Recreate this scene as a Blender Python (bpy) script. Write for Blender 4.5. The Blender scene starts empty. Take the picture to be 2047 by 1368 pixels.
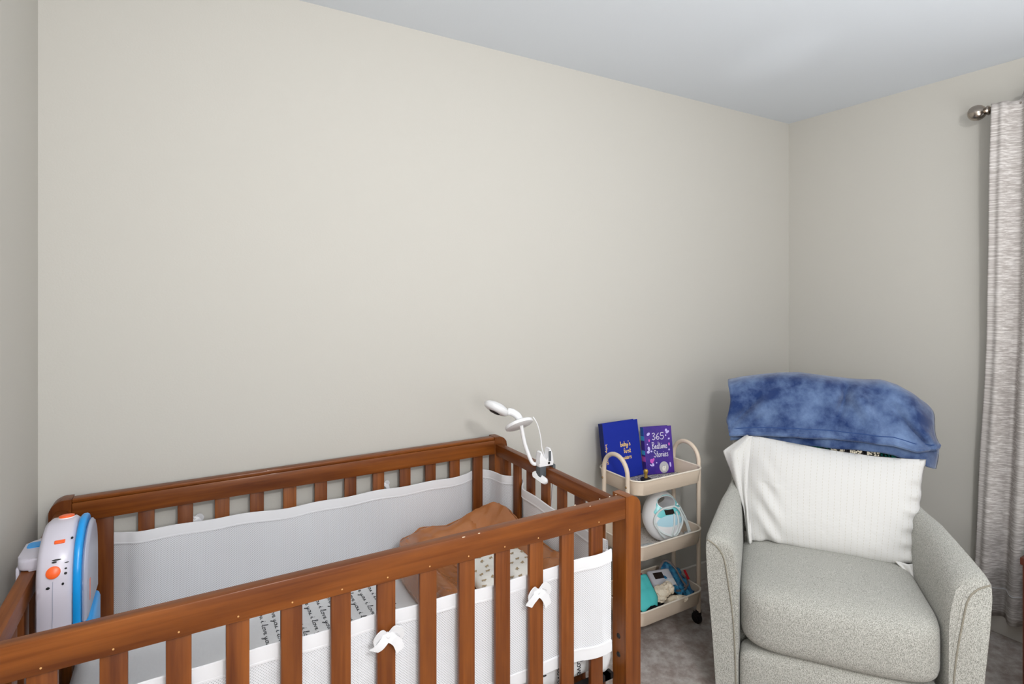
import bpy, bmesh, math, random
from mathutils import Vector, Matrix, noise

random.seed(4)
S = bpy.context.scene
COL = S.collection
PI = math.pi
rad = math.radians

# ------------------------------------------------------------------ camera
cd = bpy.data.cameras.new('camera')
cam = bpy.data.objects.new('camera', cd)
COL.objects.link(cam)
cam.location = (0, 0, 1.45)
cam.rotation_euler = (rad(90), 0, rad(-30.4))
cd.sensor_width = 36
cd.lens = 1120 / 2047 * 36
cd.shift_y = -94 / 2047
cd.clip_start = 0.02
S.camera = cam

# ------------------------------------------------------------------ world, lights, exposure
W = bpy.data.worlds.new('world')
S.world = W
W.use_nodes = True
W.node_tree.nodes['Background'].inputs[0].default_value = (0.80, 0.90, 1.0, 1)
W.node_tree.nodes['Background'].inputs[1].default_value = 1.6
vs = S.view_settings
vs.view_transform = 'Standard'
vs.look = 'None'
vs.exposure = 0.0
vs.gamma = 1.0
vs.use_curve_mapping = False


def lamp(name, kind, loc, energy, color=(1, 1, 1), rot=(0, 0, 0), **kw):
    l = bpy.data.lights.new(name, kind)
    l.energy = energy
    l.color = color
    for k, v in kw.items():
        setattr(l, k, v)
    o = bpy.data.objects.new(name, l)
    o.location = loc
    o.rotation_euler = rot
    COL.objects.link(o)
    return o


# ceiling lamp of the room (behind the photographer), camera flash and added fills
lamp('ceiling_lamp_light', 'POINT', (0.35, -0.60, 2.10), 66, (1.0, 0.99, 0.98), shadow_soft_size=0.08)
lamp('flash_fill', 'AREA', (0.06, -0.85, 1.42), 15, (0.985, 0.99, 1.0), (rad(88), 0, rad(-44)), shape='RECTANGLE', size=0.5, size_y=0.5)  # soft frontal fill standing in for a flash near the camera
lamp('side_fill', 'AREA', (1.9, -1.9, 1.15), 8, (0.985, 0.99, 1.0), (rad(86), 0, rad(-6)), shape='RECTANGLE', size=1.2, size_y=1.3)  # added fill, no real source, lifts the right back corner
lamp('ceiling_fill', 'AREA', (1.4, -0.35, 1.0), 31, (0.95, 0.98, 1.0), (rad(180), 0, 0), shape='RECTANGLE', size=1.6, size_y=1.2)  # added upward fill, no real fixture, brightens the ceiling

# added unseen spot throws a narrow glint up on the ceiling above the armchair
_d = Vector((2.13, 1.45, 2.44)) - Vector((1.52, -0.6, 0.95))
lamp('ceiling_glint', 'SPOT', (1.52, -0.6, 0.95), 26, (0.97, 0.98, 1.0), _d.to_track_quat('-Z', 'Y').to_euler(), spot_size=rad(9), spot_blend=1.0, shadow_soft_size=0.02)

# ------------------------------------------------------------------ materials


def nodes_of(m):
    return m.node_tree.nodes, m.node_tree.links


def mat(name, col, rough=0.6, spec=0.4, metal=0.0, sheen=0.0, bump=None, mix=None, trans=0.0, coat=0.0, alpha=1.0):
    """bump=(scale, strength, distance); mix=(col2, scale(3-tuple or float), lo, hi)"""
    m = bpy.data.materials.new(name)
    m.use_nodes = True
    n, l = nodes_of(m)
    b = n['Principled BSDF']
    b.inputs['Base Color'].default_value = (*col, 1)
    b.inputs['Roughness'].default_value = rough
    b.inputs['Specular IOR Level'].default_value = spec
    b.inputs['Metallic'].default_value = metal
    b.inputs['Sheen Weight'].default_value = sheen
    b.inputs['Transmission Weight'].default_value = trans
    b.inputs['Coat Weight'].default_value = coat
    b.inputs['Alpha'].default_value = alpha
    tc = n.new('ShaderNodeTexCoord')
    if mix:
        mp = n.new('ShaderNodeMapping')
        sc = mix[1] if isinstance(mix[1], tuple) else (mix[1],) * 3
        mp.inputs['Scale'].default_value = sc
        nz = n.new('ShaderNodeTexNoise')
        nz.inputs['Scale'].default_value = 1.0
        nz.inputs['Detail'].default_value = 5
        nz.inputs['Roughness'].default_value = 0.6
        rp = n.new('ShaderNodeValToRGB')
        rp.color_ramp.elements[0].position = mix[2]
        rp.color_ramp.elements[0].color = (*col, 1)
        rp.color_ramp.elements[1].position = mix[3]
        rp.color_ramp.elements[1].color = (*mix[0], 1)
        l.new(tc.outputs['Object'], mp.inputs['Vector'])
        l.new(mp.outputs[0], nz.inputs['Vector'])
        l.new(nz.outputs[0], rp.inputs[0])
        l.new(rp.outputs[0], b.inputs['Base Color'])
    if bump:
        nb = n.new('ShaderNodeTexNoise')
        nb.inputs['Scale'].default_value = bump[0]
        nb.inputs['Detail'].default_value = 3
        bp = n.new('ShaderNodeBump')
        bp.inputs['Strength'].default_value = bump[1]
        bp.inputs['Distance'].default_value = bump[2]
        l.new(tc.outputs['Object'], nb.inputs['Vector'])
        l.new(nb.outputs[0], bp.inputs['Height'])
        l.new(bp.outputs[0], b.inputs['Normal'])
    return m


def srgb(r, g, b):
    f = lambda c: (c / 255 / 12.92) if c / 255 <= 0.04045 else ((c / 255 + 0.055) / 1.055) ** 2.4
    return (f(r), f(g), f(b))


def wood(name, axis):
    sc = [16, 16, 16]
    sc[axis] = 1.6
    m = mat(name, srgb(92, 44, 13), 0.38, 0.32, mix=(srgb(142, 80, 29), tuple(sc), 0.32, 0.68), coat=0.12)
    n, l = nodes_of(m)
    b = n['Principled BSDF']
    rp = [x for x in n if x.type == 'VALTORGB'][0]
    tc = [x for x in n if x.type == 'TEX_COORD'][0]
    mp = n.new('ShaderNodeMapping')
    s2 = [130, 130, 130]
    s2[axis] = 4
    mp.inputs['Scale'].default_value = s2
    nz = n.new('ShaderNodeTexNoise')
    nz.inputs['Scale'].default_value = 1
    nz.inputs['Detail'].default_value = 2
    mx = n.new('ShaderNodeMix')
    mx.data_type = 'RGBA'
    mx.blend_type = 'MULTIPLY'
    mr = n.new('ShaderNodeMapRange')
    mr.inputs[1].default_value = 0.45
    mr.inputs[2].default_value = 0.75
    mr.inputs[3].default_value = 0.0
    mr.inputs[4].default_value = 0.55
    l.new(tc.outputs['Object'], mp.inputs['Vector'])
    l.new(mp.outputs[0], nz.inputs['Vector'])
    l.new(nz.outputs[0], mr.inputs[0])
    l.new(mr.outputs[0], mx.inputs[0])
    l.new(rp.outputs[0], mx.inputs[6])
    mx.inputs[7].default_value = (*srgb(190, 160, 130), 1)
    l.new(mx.outputs[2], b.inputs['Base Color'])
    return m


WOODX, WOODY, WOODZ = wood('stained_wood_x', 0), wood('stained_wood_y', 1), wood('stained_wood_z', 2)
M_WALL = mat('wall_paint', srgb(199, 196, 189), 0.75, 0.2, bump=(180, 0.12, 0.002))
M_CEIL = mat('ceiling_paint', srgb(220, 225, 231), 0.8, 0.2, bump=(140, 0.12, 0.002))
M_TRIM = mat('trim_paint', srgb(208, 203, 196), 0.5, 0.4)
M_CARPET = mat('carpet', srgb(196, 176, 165), 0.95, 0.1, sheen=0.3, bump=(420, 1.0, 0.012),
               mix=(srgb(246, 238, 231), 26, 0.36, 0.66))
M_TWEED = mat('tweed_fabric', srgb(128, 127, 119), 0.9, 0.15, sheen=0.15, bump=(900, 0.35, 0.0015),
              mix=(srgb(204, 203, 196), (540, 540, 250), 0.36, 0.61))
M_SEAM = mat('seam_thread', srgb(152, 147, 134), 0.9, 0.1)
M_PLUSH = mat('blue_plush', srgb(30, 54, 104), 0.85, 0.2, sheen=0.35, bump=(420, 0.35, 0.005),
              mix=(srgb(112, 136, 176), 9, 0.38, 0.70))
M_WHITE_PL = mat('white_plastic', srgb(236, 236, 238), 0.3, 0.5)
M_TOYWHITE = mat('toy_white_plastic', srgb(204, 200, 212), 0.28, 0.5)
M_CYAN = mat('bright_blue_plastic', srgb(20, 150, 225), 0.3, 0.5)
M_TOYGREY = mat('toy_grey_panel', srgb(165, 168, 185), 0.35, 0.5)
M_ORANGE = mat('orange_plastic', srgb(244, 100, 40), 0.35, 0.5)
M_BLACK = mat('black_print', srgb(28, 28, 30), 0.5, 0.3)
M_RUBBER = mat('grey_rubber', srgb(86, 90, 94), 0.7, 0.3, bump=(300, 0.5, 0.002))
M_BEIGE = mat('beige_metal', srgb(220, 203, 184), 0.42, 0.4)
M_RIM = mat('beige_rim', srgb(232, 222, 208), 0.35, 0.45)
M_BRASS = mat('bronze_screw', srgb(150, 120, 84), 0.35, 0.5, metal=0.8)
M_GOLD = mat('gold_foil', srgb(244, 206, 130), 0.4, 0.5, metal=0.3)
M_GOLDKNOB = mat('gold_knob', srgb(180, 146, 70), 0.35, 0.5, metal=0.4)
M_BOOKBLUE = mat('blue_cloth_cover', srgb(16, 40, 150), 0.6, 0.3, bump=(900, 0.2, 0.001))
M_SPINENAVY = mat('navy_spine', srgb(14, 28, 92), 0.6, 0.3)
M_PAGES = mat('book_pages', srgb(235, 230, 220), 0.8, 0.2)
M_PURPLE = mat('purple_cover', srgb(52, 34, 130), 0.35, 0.45, mix=(srgb(84, 44, 150), 14, 0.4, 0.7))
M_AQUA = mat('aqua_plastic', srgb(120, 208, 212), 0.25, 0.5)
M_PALEAQUA = mat('pale_aqua_plastic', srgb(186, 224, 238), 0.25, 0.5)
M_SCREEN = mat('dark_screen', srgb(44, 36, 34), 0.15, 0.5)
M_TUBE = mat('clear_tube', srgb(222, 230, 230), 0.15, 0.5, trans=0.0)
M_GREYTUBE = mat('grey_tube', srgb(120, 112, 112), 0.45, 0.4)
M_SATIN = mat('brown_satin', srgb(146, 88, 46), 0.27, 0.6, coat=0.15, bump=(13, 0.45, 0.012), mix=(srgb(172, 110, 64), 5, 0.3, 0.7))
M_TEAL = mat('teal_fabric', srgb(84, 196, 196), 0.6, 0.3)
M_NAVYBLUE = mat('blue_cuff_fabric', srgb(24, 88, 134), 0.5, 0.4, mix=(srgb(70, 172, 218), 40, 0.4, 0.7))
M_CREAM = mat('cream_cloth', srgb(232, 220, 200), 0.8, 0.2, mix=(srgb(196, 172, 140), 40, 0.5, 0.8))
M_RED = mat('red_plastic', srgb(190, 20, 36), 0.4, 0.4)
M_MAGENTA = mat('magenta_wrap', srgb(110, 24, 90), 0.35, 0.5, mix=(srgb(200, 40, 90), 60, 0.4, 0.6))
M_DARKTRAY = mat('dark_tray_mat', srgb(44, 46, 54), 0.6, 0.3)
M_NICKEL = mat('brushed_nickel', srgb(170, 160, 150), 0.22, 0.5, metal=1.0)
M_DARKWOOD = mat('dark_wood', srgb(72, 34, 26), 0.4, 0.4, mix=(srgb(92, 46, 32), (6, 6, 30), 0.3, 0.7))
M_BLACKMET = mat('black_metal', srgb(26, 22, 22), 0.5, 0.4)
M_TRIMWHITE = mat('liner_binding', srgb(226, 226, 229), 0.8, 0.2)
M_SHEET = mat('white_sheet', srgb(226, 227, 229), 0.85, 0.2, bump=(30, 0.25, 0.006))
M_INK = mat('black_ink', srgb(40, 42, 48), 0.8, 0.1)
M_SILVER = mat('silver_print', srgb(214, 210, 224), 0.45, 0.5)
M_MOON = mat('grey_moon_print', srgb(184, 182, 184), 0.5, 0.4)
M_PINK = mat('pink_print', srgb(206, 90, 190), 0.5, 0.4)
M_LILAC = mat('lilac_print', srgb(200, 190, 240), 0.5, 0.4)
M_MUSLINPRINT = mat('tan_print', srgb(178, 158, 128), 0.85, 0.1)
M_MUSLIN = mat('white_muslin', srgb(240, 238, 232), 0.85, 0.2, bump=(60, 0.2, 0.003))
M_BAG = mat('clear_plastic_film', srgb(232, 238, 240), 0.12, 0.6, trans=0.25)
M_GLASS = mat('window_glass', (1, 1, 1), 0.0, 0.5, trans=1.0)
M_LINT = mat('pale_nail', srgb(206, 160, 104), 0.6, 0.3)
M_CHIP = mat('bare_wood_chip', srgb(238, 222, 200), 0.7, 0.2)
M_DEVICE = mat('grey_device', srgb(206, 206, 214), 0.35, 0.5)


def mesh_fabric():
    m = mat('white_mesh_fabric', srgb(226, 227, 231), 0.85, 0.15)
    n, l = nodes_of(m)
    b = n['Principled BSDF']
    uv = n.new('ShaderNodeUVMap')
    mp = n.new('ShaderNodeMapping')
    mp.inputs['Scale'].default_value = (240, 240, 240)
    mp.inputs['Rotation'].default_value = (0, 0, rad(45))
    vo = n.new('ShaderNodeTexVoronoi')
    vo.inputs['Scale'].default_value = 1.0
    vo.inputs['Randomness'].default_value = 0.0
    mr = n.new('ShaderNodeMapRange')
    mr.inputs[1].default_value = 0.24
    mr.inputs[2].default_value = 0.34
    mr.inputs[3].default_value = 0.5
    mr.inputs[4].default_value = 0.97
    l.new(uv.outputs[0], mp.inputs[0])
    l.new(mp.outputs[0], vo.inputs['Vector'])
    l.new(vo.outputs['Distance'], mr.inputs[0])
    l.new(mr.outputs[0], b.inputs['Alpha'])
    return m


M_MESH = mesh_fabric()


def dashed_fabric():
    m = mat('dashed_pillowcase', srgb(236, 233, 226), 0.85, 0.15)
    n, l = nodes_of(m)
    b = n['Principled BSDF']
    uv = n.new('ShaderNodeUVMap')
    sp = n.new('ShaderNodeSeparateXYZ')
    l.new(uv.outputs[0], sp.inputs[0])

    def math_(op, a, v=None, c=None):
        x = n.new('ShaderNodeMath')
        x.operation = op
        if hasattr(a, 'default_value') or True:
            l.new(a, x.inputs[0])
        if v is not None:
            if isinstance(v, float) or isinstance(v, int):
                x.inputs[1].default_value = v
            else:
                l.new(v, x.inputs[1])
        return x.outputs[0]
    fx = math_('MULTIPLY', sp.outputs[0], 46.0)
    cell = math_('FLOOR', fx)
    fr = math_('FRACT', fx)
    line = math_('LESS_THAN', fr, 0.08)
    off = math_('MULTIPLY', cell, 0.37)
    fy = math_('ADD', math_('MULTIPLY', sp.outputs[1], 85.0), off)
    dash = math_('LESS_THAN', math_('FRACT', fy), 0.55)
    msk = math_('MULTIPLY', line, dash)
    msk = math_('MULTIPLY', msk, 0.36)
    mx = n.new('ShaderNodeMix')
    mx.data_type = 'RGBA'
    l.new(msk, mx.inputs[0])
    mx.inputs[6].default_value = (*srgb(220, 219, 217), 1)
    mx.inputs[7].default_value = (*srgb(176, 166, 136), 1)
    l.new(mx.outputs[2], b.inputs['Base Color'])
    tc = n.new('ShaderNodeTexCoord')
    nb = n.new('ShaderNodeTexNoise')
    nb.inputs['Scale'].default_value = 16
    nb.inputs['Detail'].default_value = 4
    bp = n.new('ShaderNodeBump')
    bp.inputs['Strength'].default_value = 0.28
    bp.inputs['Distance'].default_value = 0.012
    l.new(tc.outputs['Object'], nb.inputs['Vector'])
    l.new(nb.outputs[0], bp.inputs['Height'])
    l.new(bp.outputs[0], b.inputs['Normal'])
    return m


M_PILLOW = dashed_fabric()


def curtain_fabric():
    m = mat('slub_linen', srgb(172, 165, 161), 0.85, 0.15, mix=(srgb(224, 220, 217), (40, 6, 230), 0.42, 0.68))
    return m


M_CURTAIN = curtain_fabric()


def wire_print(name, c1, c2, sc):
    m = mat(name, c1, 0.5, 0.4)
    n, l = nodes_of(m)
    b = n['Principled BSDF']
    tc = n.new('ShaderNodeTexCoord')
    mp = n.new('ShaderNodeMapping')
    mp.inputs['Scale'].default_value = sc
    vo = n.new('ShaderNodeTexVoronoi')
    vo.inputs['Scale'].default_value = 1
    vo.inputs['Randomness'].default_value = 0.35
    rp = n.new('ShaderNodeValToRGB')
    rp.color_ramp.elements[0].position = 0.36
    rp.color_ramp.elements[0].color = (*c1, 1)
    rp.color_ramp.elements[1].position = 0.44
    rp.color_ramp.elements[1].color = (*c2, 1)
    l.new(tc.outputs['Object'], mp.inputs[0])
    l.new(mp.outputs[0], vo.inputs['Vector'])
    l.new(vo.outputs['Distance'], rp.inputs[0])
    l.new(rp.outputs[0], b.inputs['Base Color'])
    return m


M_WIRE = wire_print('wire_mesh_base', srgb(70, 68, 70), srgb(206, 200, 194), (130, 90, 90))


def crochet():
    """wide bands across the chair in green, cream and black yarn (UV x in metres)"""
    m = mat('crochet_yarn', srgb(20, 90, 80), 0.9, 0.1)
    n, l = nodes_of(m)
    b = n['Principled BSDF']
    uv = n.new('ShaderNodeUVMap')
    sp = n.new('ShaderNodeSeparateXYZ')
    l.new(uv.outputs[0], sp.inputs[0])
    mr = n.new('ShaderNodeMapRange')
    mr.inputs[1].default_value = -0.2
    mr.inputs[2].default_value = 0.4
    l.new(sp.outputs[0], mr.inputs[0])
    rp = n.new('ShaderNodeValToRGB')
    rp.color_ramp.interpolation = 'CONSTANT'
    el = rp.color_ramp.elements
    stops = [(-0.2, (8, 70, 62)), (0.045, (226, 216, 196)), (0.094, (30, 28, 30)), (0.113, (226, 216, 196)),
             (0.155, (30, 28, 30)), (0.172, (226, 216, 196)), (0.215, (8, 70, 62)), (0.27, (20, 30, 60))]
    el[0].position = 0
    el[0].color = (*srgb(*stops[0][1]), 1)
    el[1].position = (stops[1][0] + 0.2) / 0.6
    el[1].color = (*srgb(*stops[1][1]), 1)
    for p, c in stops[2:]:
        e = el.new((p + 0.2) / 0.6)
        e.color = (*srgb(*c), 1)
    l.new(mr.outputs[0], rp.inputs[0])
    vo = n.new('ShaderNodeTexVoronoi')
    vo.inputs['Scale'].default_value = 150
    l.new(uv.outputs[0], vo.inputs['Vector'])
    mx = n.new('ShaderNodeMix')
    mx.data_type = 'RGBA'
    mx.blend_type = 'MULTIPLY'
    m2 = n.new('ShaderNodeMapRange')
    m2.inputs[1].default_value = 0.1
    m2.inputs[2].default_value = 0.03
    l.new(vo.outputs['Distance'], m2.inputs[0])
    m2.inputs[1].default_value = 0.55
    m2.inputs[2].default_value = 0.62
    l.new(m2.outputs[0], mx.inputs[0])
    l.new(rp.outputs[0], mx.inputs[6])
    mx.inputs[7].default_value = (0.05, 0.05, 0.05, 1)
    l.new(mx.outputs[2], b.inputs['Base Color'])
    bp = n.new('ShaderNodeBump')
    bp.inputs['Strength'].default_value = 0.8
    bp.inputs['Distance'].default_value = 0.006
    bp.invert = True
    l.new(vo.outputs['Distance'], bp.inputs['Height'])
    l.new(bp.outputs[0], b.inputs['Normal'])
    return m


M_CROCHET = crochet()

# ------------------------------------------------------------------ object helpers
ORG = {}


def finish(me, bm, m, smooth=True, angle=40):
    bmesh.ops.recalc_face_normals(bm, faces=bm.faces)
    bm.to_mesh(me)
    bm.free()
    if m:
        for x in (m if isinstance(m, (list, tuple)) else [m]):
            me.materials.append(x)
    if smooth:
        me.polygons.foreach_set('use_smooth', [True] * len(me.polygons))
        me.set_sharp_from_angle(angle=rad(angle))


def thing(name, label, cat, loc, group=None):
    o = bpy.data.objects.new(name, None)
    o.empty_display_size = 0.05
    o.location = loc
    COL.objects.link(o)
    o['label'] = label
    o['category'] = cat
    if group:
        o['group'] = group
    ORG[o.name] = Vector(loc)
    return o


def part(name, bm, m, root, label=None, smooth=True, angle=40):
    """mesh in world coordinates becomes a child of root (or of a part of root)"""
    me = bpy.data.meshes.new(name)
    org = ORG[root.name]
    bmesh.ops.translate(bm, verts=bm.verts, vec=-org)
    finish(me, bm, m, smooth, angle)
    o = bpy.data.objects.new(name, me)
    COL.objects.link(o)
    o.parent = root
    if label:
        o['label'] = label
    ORG[o.name] = org
    return o


def solo(name, bm, m, label=None, cat=None, group=None, kind=None, smooth=True, angle=40):
    me = bpy.data.meshes.new(name)
    xs = [v.co for v in bm.verts]
    lo = Vector([min(c[i] for c in xs) for i in range(3)])
    hi = Vector([max(c[i] for c in xs) for i in range(3)])
    org = Vector(((lo.x + hi.x) / 2, (lo.y + hi.y) / 2, lo.z))
    bmesh.ops.translate(bm, verts=bm.verts, vec=-org)
    finish(me, bm, m, smooth, angle)
    o = bpy.data.objects.new(name, me)
    o.location = org
    COL.objects.link(o)
    if label:
        o['label'] = label
    if cat:
        o['category'] = cat
    if group:
        o['group'] = group
    if kind:
        o['kind'] = kind
    ORG[o.name] = org
    return o


def solidify(o, t, off=0.0):
    md = o.modifiers.new('thickness', 'SOLIDIFY')
    md.thickness = t
    md.offset = off
    return o


def subsurf(o, lv=1):
    md = o.modifiers.new('smooth', 'SUBSURF')
    md.levels = lv
    md.render_levels = lv
    return o


# ------------------------------------------------------------------ shape helpers
def new():
    return bmesh.new()


def box(bm, x0, x1, y0, y1, z0, z1, bev=0.0, seg=2, M=None):
    vs_ = [bm.verts.new((x, y, z)) for x in (x0, x1) for y in (y0, y1) for z in (z0, z1)]
    idx = [(0, 1, 3, 2), (4, 6, 7, 5), (0, 4, 5, 1), (2, 3, 7, 6), (0, 2, 6, 4), (1, 5, 7, 3)]
    fs = [bm.faces.new([vs_[i] for i in f]) for f in idx]
    if bev > 0:
        es = list({e for f in fs for e in f.edges})
        r = bmesh.ops.bevel(bm, geom=es, offset=bev, segments=seg, profile=0.5, affect='EDGES')
        vv = list({v for f in r['faces'] for v in f.verts} | {v for v in vs_ if v.is_valid})
    else:
        vv = vs_
    if M is not None:
        bmesh.ops.transform(bm, matrix=M, verts=list(set(vv)))
    return bm


def catmull(pts, n=8, closed=False):
    P = [Vector(p) for p in pts]
    out = []
    N = len(P)
    rng = range(N) if closed else range(N - 1)
    for i in rng:
        p0 = P[(i - 1) % N] if (closed or i > 0) else P[0]
        p1 = P[i]
        p2 = P[(i + 1) % N]
        p3 = P[(i + 2) % N] if (closed or i + 2 < N) else P[-1]
        for k in range(n):
            t = k / n
            out.append(0.5 * ((2 * p1) + (-p0 + p2) * t + (2 * p0 - 5 * p1 + 4 * p2 - p3) * t * t + (-p0 + 3 * p1 - 3 * p2 + p3) * t ** 3))
    if not closed:
        out.append(P[-1])
    return out


def tube(bm, pts, r, n=10, closed=False):
    P = [Vector(p) for p in pts]
    N = len(P)
    R = r if isinstance(r, (list, tuple)) else [r] * N
    up = None
    rings = []
    for i, p in enumerate(P):
        a = P[(i - 1) % N] if (closed or i > 0) else P[i]
        b = P[(i + 1) % N] if (closed or i < N - 1) else P[i]
        t = (b - a).normalized()
        if up is None:
            up = Vector((0, 0, 1)) if abs(t.z) < 0.9 else Vector((1, 0, 0))
        up = (up - t * up.dot(t))
        if up.length < 1e-6:
            up = Vector((1, 0, 0)) - t * t.x
        up.normalize()
        sd = t.cross(up)
        rings.append([bm.verts.new(p + R[i] * (math.cos(2 * PI * k / n) * up + math.sin(2 * PI * k / n) * sd)) for k in range(n)])
    for i in range(N if closed else N - 1):
        A, B_ = rings[i], rings[(i + 1) % N]
        for k in range(n):
            bm.faces.new((A[k], A[(k + 1) % n], B_[(k + 1) % n], B_[k]))
    if not closed:
        bm.faces.new(rings[0])
        bm.faces.new(rings[-1])
    return bm


def frame(o, z, x=None):
    """4x4 with local Z along z at origin o"""
    z = Vector(z).normalized()
    x = Vector(x) if x is not None else (Vector((0, 0, 1)) if abs(z.z) < 0.9 else Vector((1, 0, 0)))
    x = (x - z * x.dot(z)).normalized()
    y = z.cross(x)
    M = Matrix((x, y, z)).transposed().to_4x4()
    M.translation = Vector(o)
    return M


def lathe(bm, prof, M=None, n=24):
    """prof: list of (r, h) revolved round local Z"""
    rings = []
    vv = []
    for r, h in prof:
        if r < 1e-6:
            v = bm.verts.new((0, 0, h))
            rings.append([v])
            vv.append(v)
        else:
            rg = [bm.verts.new((r * math.cos(2 * PI * k / n), r * math.sin(2 * PI * k / n), h)) for k in range(n)]
            rings.append(rg)
            vv += rg
    for A, B_ in zip(rings, rings[1:]):
        for k in range(n):
            a = [A[k % len(A)], A[(k + 1) % len(A)]] if len(A) > 1 else [A[0]]
            b = [B_[(k + 1) % len(B_)], B_[k % len(B_)]] if len(B_) > 1 else [B_[0]]
            if len(a) + len(b) >= 3:
                bm.faces.new(a + b)
    for rg in (rings[0], rings[-1]):
        if len(rg) > 2:
            bm.faces.new(rg)
    if M is not None:
        bmesh.ops.transform(bm, matrix=M, verts=vv)
    return bm


def prism(bm, poly, h, M=None, bev=0.0, seg=2):
    """poly in local xy extruded along local z from 0 to h"""
    a = [bm.verts.new((p[0], p[1], 0)) for p in poly]
    b = [bm.verts.new((p[0], p[1], h)) for p in poly]
    f0 = bm.faces.new(a[::-1])
    f1 = bm.faces.new(b)
    n = len(poly)
    sides = [bm.faces.new((a[i], a[(i + 1) % n], b[(i + 1) % n], b[i])) for i in range(n)]
    vv = a + b
    if bev > 0:
        r = bmesh.ops.bevel(bm, geom=list(f0.edges) + list(f1.edges), offset=bev, segments=seg, profile=0.5, affect='EDGES')
        vv = list({v for f in r['faces'] for v in f.verts} | {v for v in vv if v.is_valid})
    if M is not None:
        bmesh.ops.transform(bm, matrix=M, verts=vv)
    return bm


def rrect(x0, x1, y0, y1, r, n=6):
    out = []
    for cx, cy, a in ((x1 - r, y1 - r, 0), (x0 + r, y1 - r, 90), (x0 + r, y0 + r, 180), (x1 - r, y0 + r, 270)):
        for k in range(n + 1):
            t = rad(a + 90 * k / n)
            out.append((cx + r * math.cos(t), cy + r * math.sin(t)))
    return out


def grid(bm, f, nu, nv, uvf=None, close_u=False):
    uvl = bm.loops.layers.uv.verify()
    V = [[bm.verts.new(f(i / nu, j / nv)) for j in range(nv + 1)] for i in range(nu + (0 if close_u else 1))]
    for i in range(nu):
        for j in range(nv):
            i2 = (i + 1) % len(V)
            fc = bm.faces.new((V[i][j], V[i2][j], V[i2][j + 1], V[i][j + 1]))
            if uvf:
                for lp, (a, b) in zip(fc.loops, ((i, j), (i + 1, j), (i + 1, j + 1), (i, j + 1))):
                    lp[uvl].uv = uvf(a / nu, b / nv)
    return bm


def blob(bm, c, r, sub=3, amp=0.0, freq=8.0, seed=0.0, ridge=False, M=None):
    rs = bmesh.ops.create_icosphere(bm, subdivisions=sub, radius=1.0)['verts']
    for v in rs:
        d = v.co.normalized()
        k = 1.0
        if amp:
            q = noise.noise(d * freq + Vector((seed, seed * 1.7, -seed)))
            if ridge:
                q = (1 - abs(q) * 2.2)
            k += amp * q
        v.co = Vector((d.x * r[0] * k, d.y * r[1] * k, d.z * r[2] * k))
    bmesh.ops.transform(bm, matrix=(Matrix.Translation(Vector(c)) @ (M if M is not None else Matrix())), verts=rs)
    return bm


def ribbon(bm, pts, wid, th, nrm=None):
    """flat strip along pts: wid = width direction*half width per point or one vector"""
    P = [Vector(p) for p in pts]
    N = len(P)
    Wd = wid if isinstance(wid, list) else [Vector(wid)] * N
    rows = []
    for i, p in enumerate(P):
        a = P[max(i - 1, 0)]
        b = P[min(i + 1, N - 1)]
        t = (b - a).normalized()
        w = Vector(Wd[i])
        nn = t.cross(w)
        nn = nn.normalized() * th / 2 if nn.length > 1e-9 else Vector((0, 0, th / 2))
        rows.append([bm.verts.new(p - w - nn), bm.verts.new(p + w - nn), bm.verts.new(p + w + nn), bm.verts.new(p - w + nn)])
    for A, B_ in zip(rows, rows[1:]):
        for k in range(4):
            bm.faces.new((A[k], A[(k + 1) % 4], B_[(k + 1) % 4], B_[k]))
    bm.faces.new(rows[0])
    bm.faces.new(rows[-1])
    return bm


def lerp_tab(tab, x):
    if x <= tab[0][0]:
        return tab[0][1]
    for (a, va), (b, vb) in zip(tab, tab[1:]):
        if x <= b:
            t = (x - a) / (b - a)
            t = t * t * (3 - 2 * t) if False else t
            return va + (vb - va) * t
    return tab[-1][1]


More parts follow.
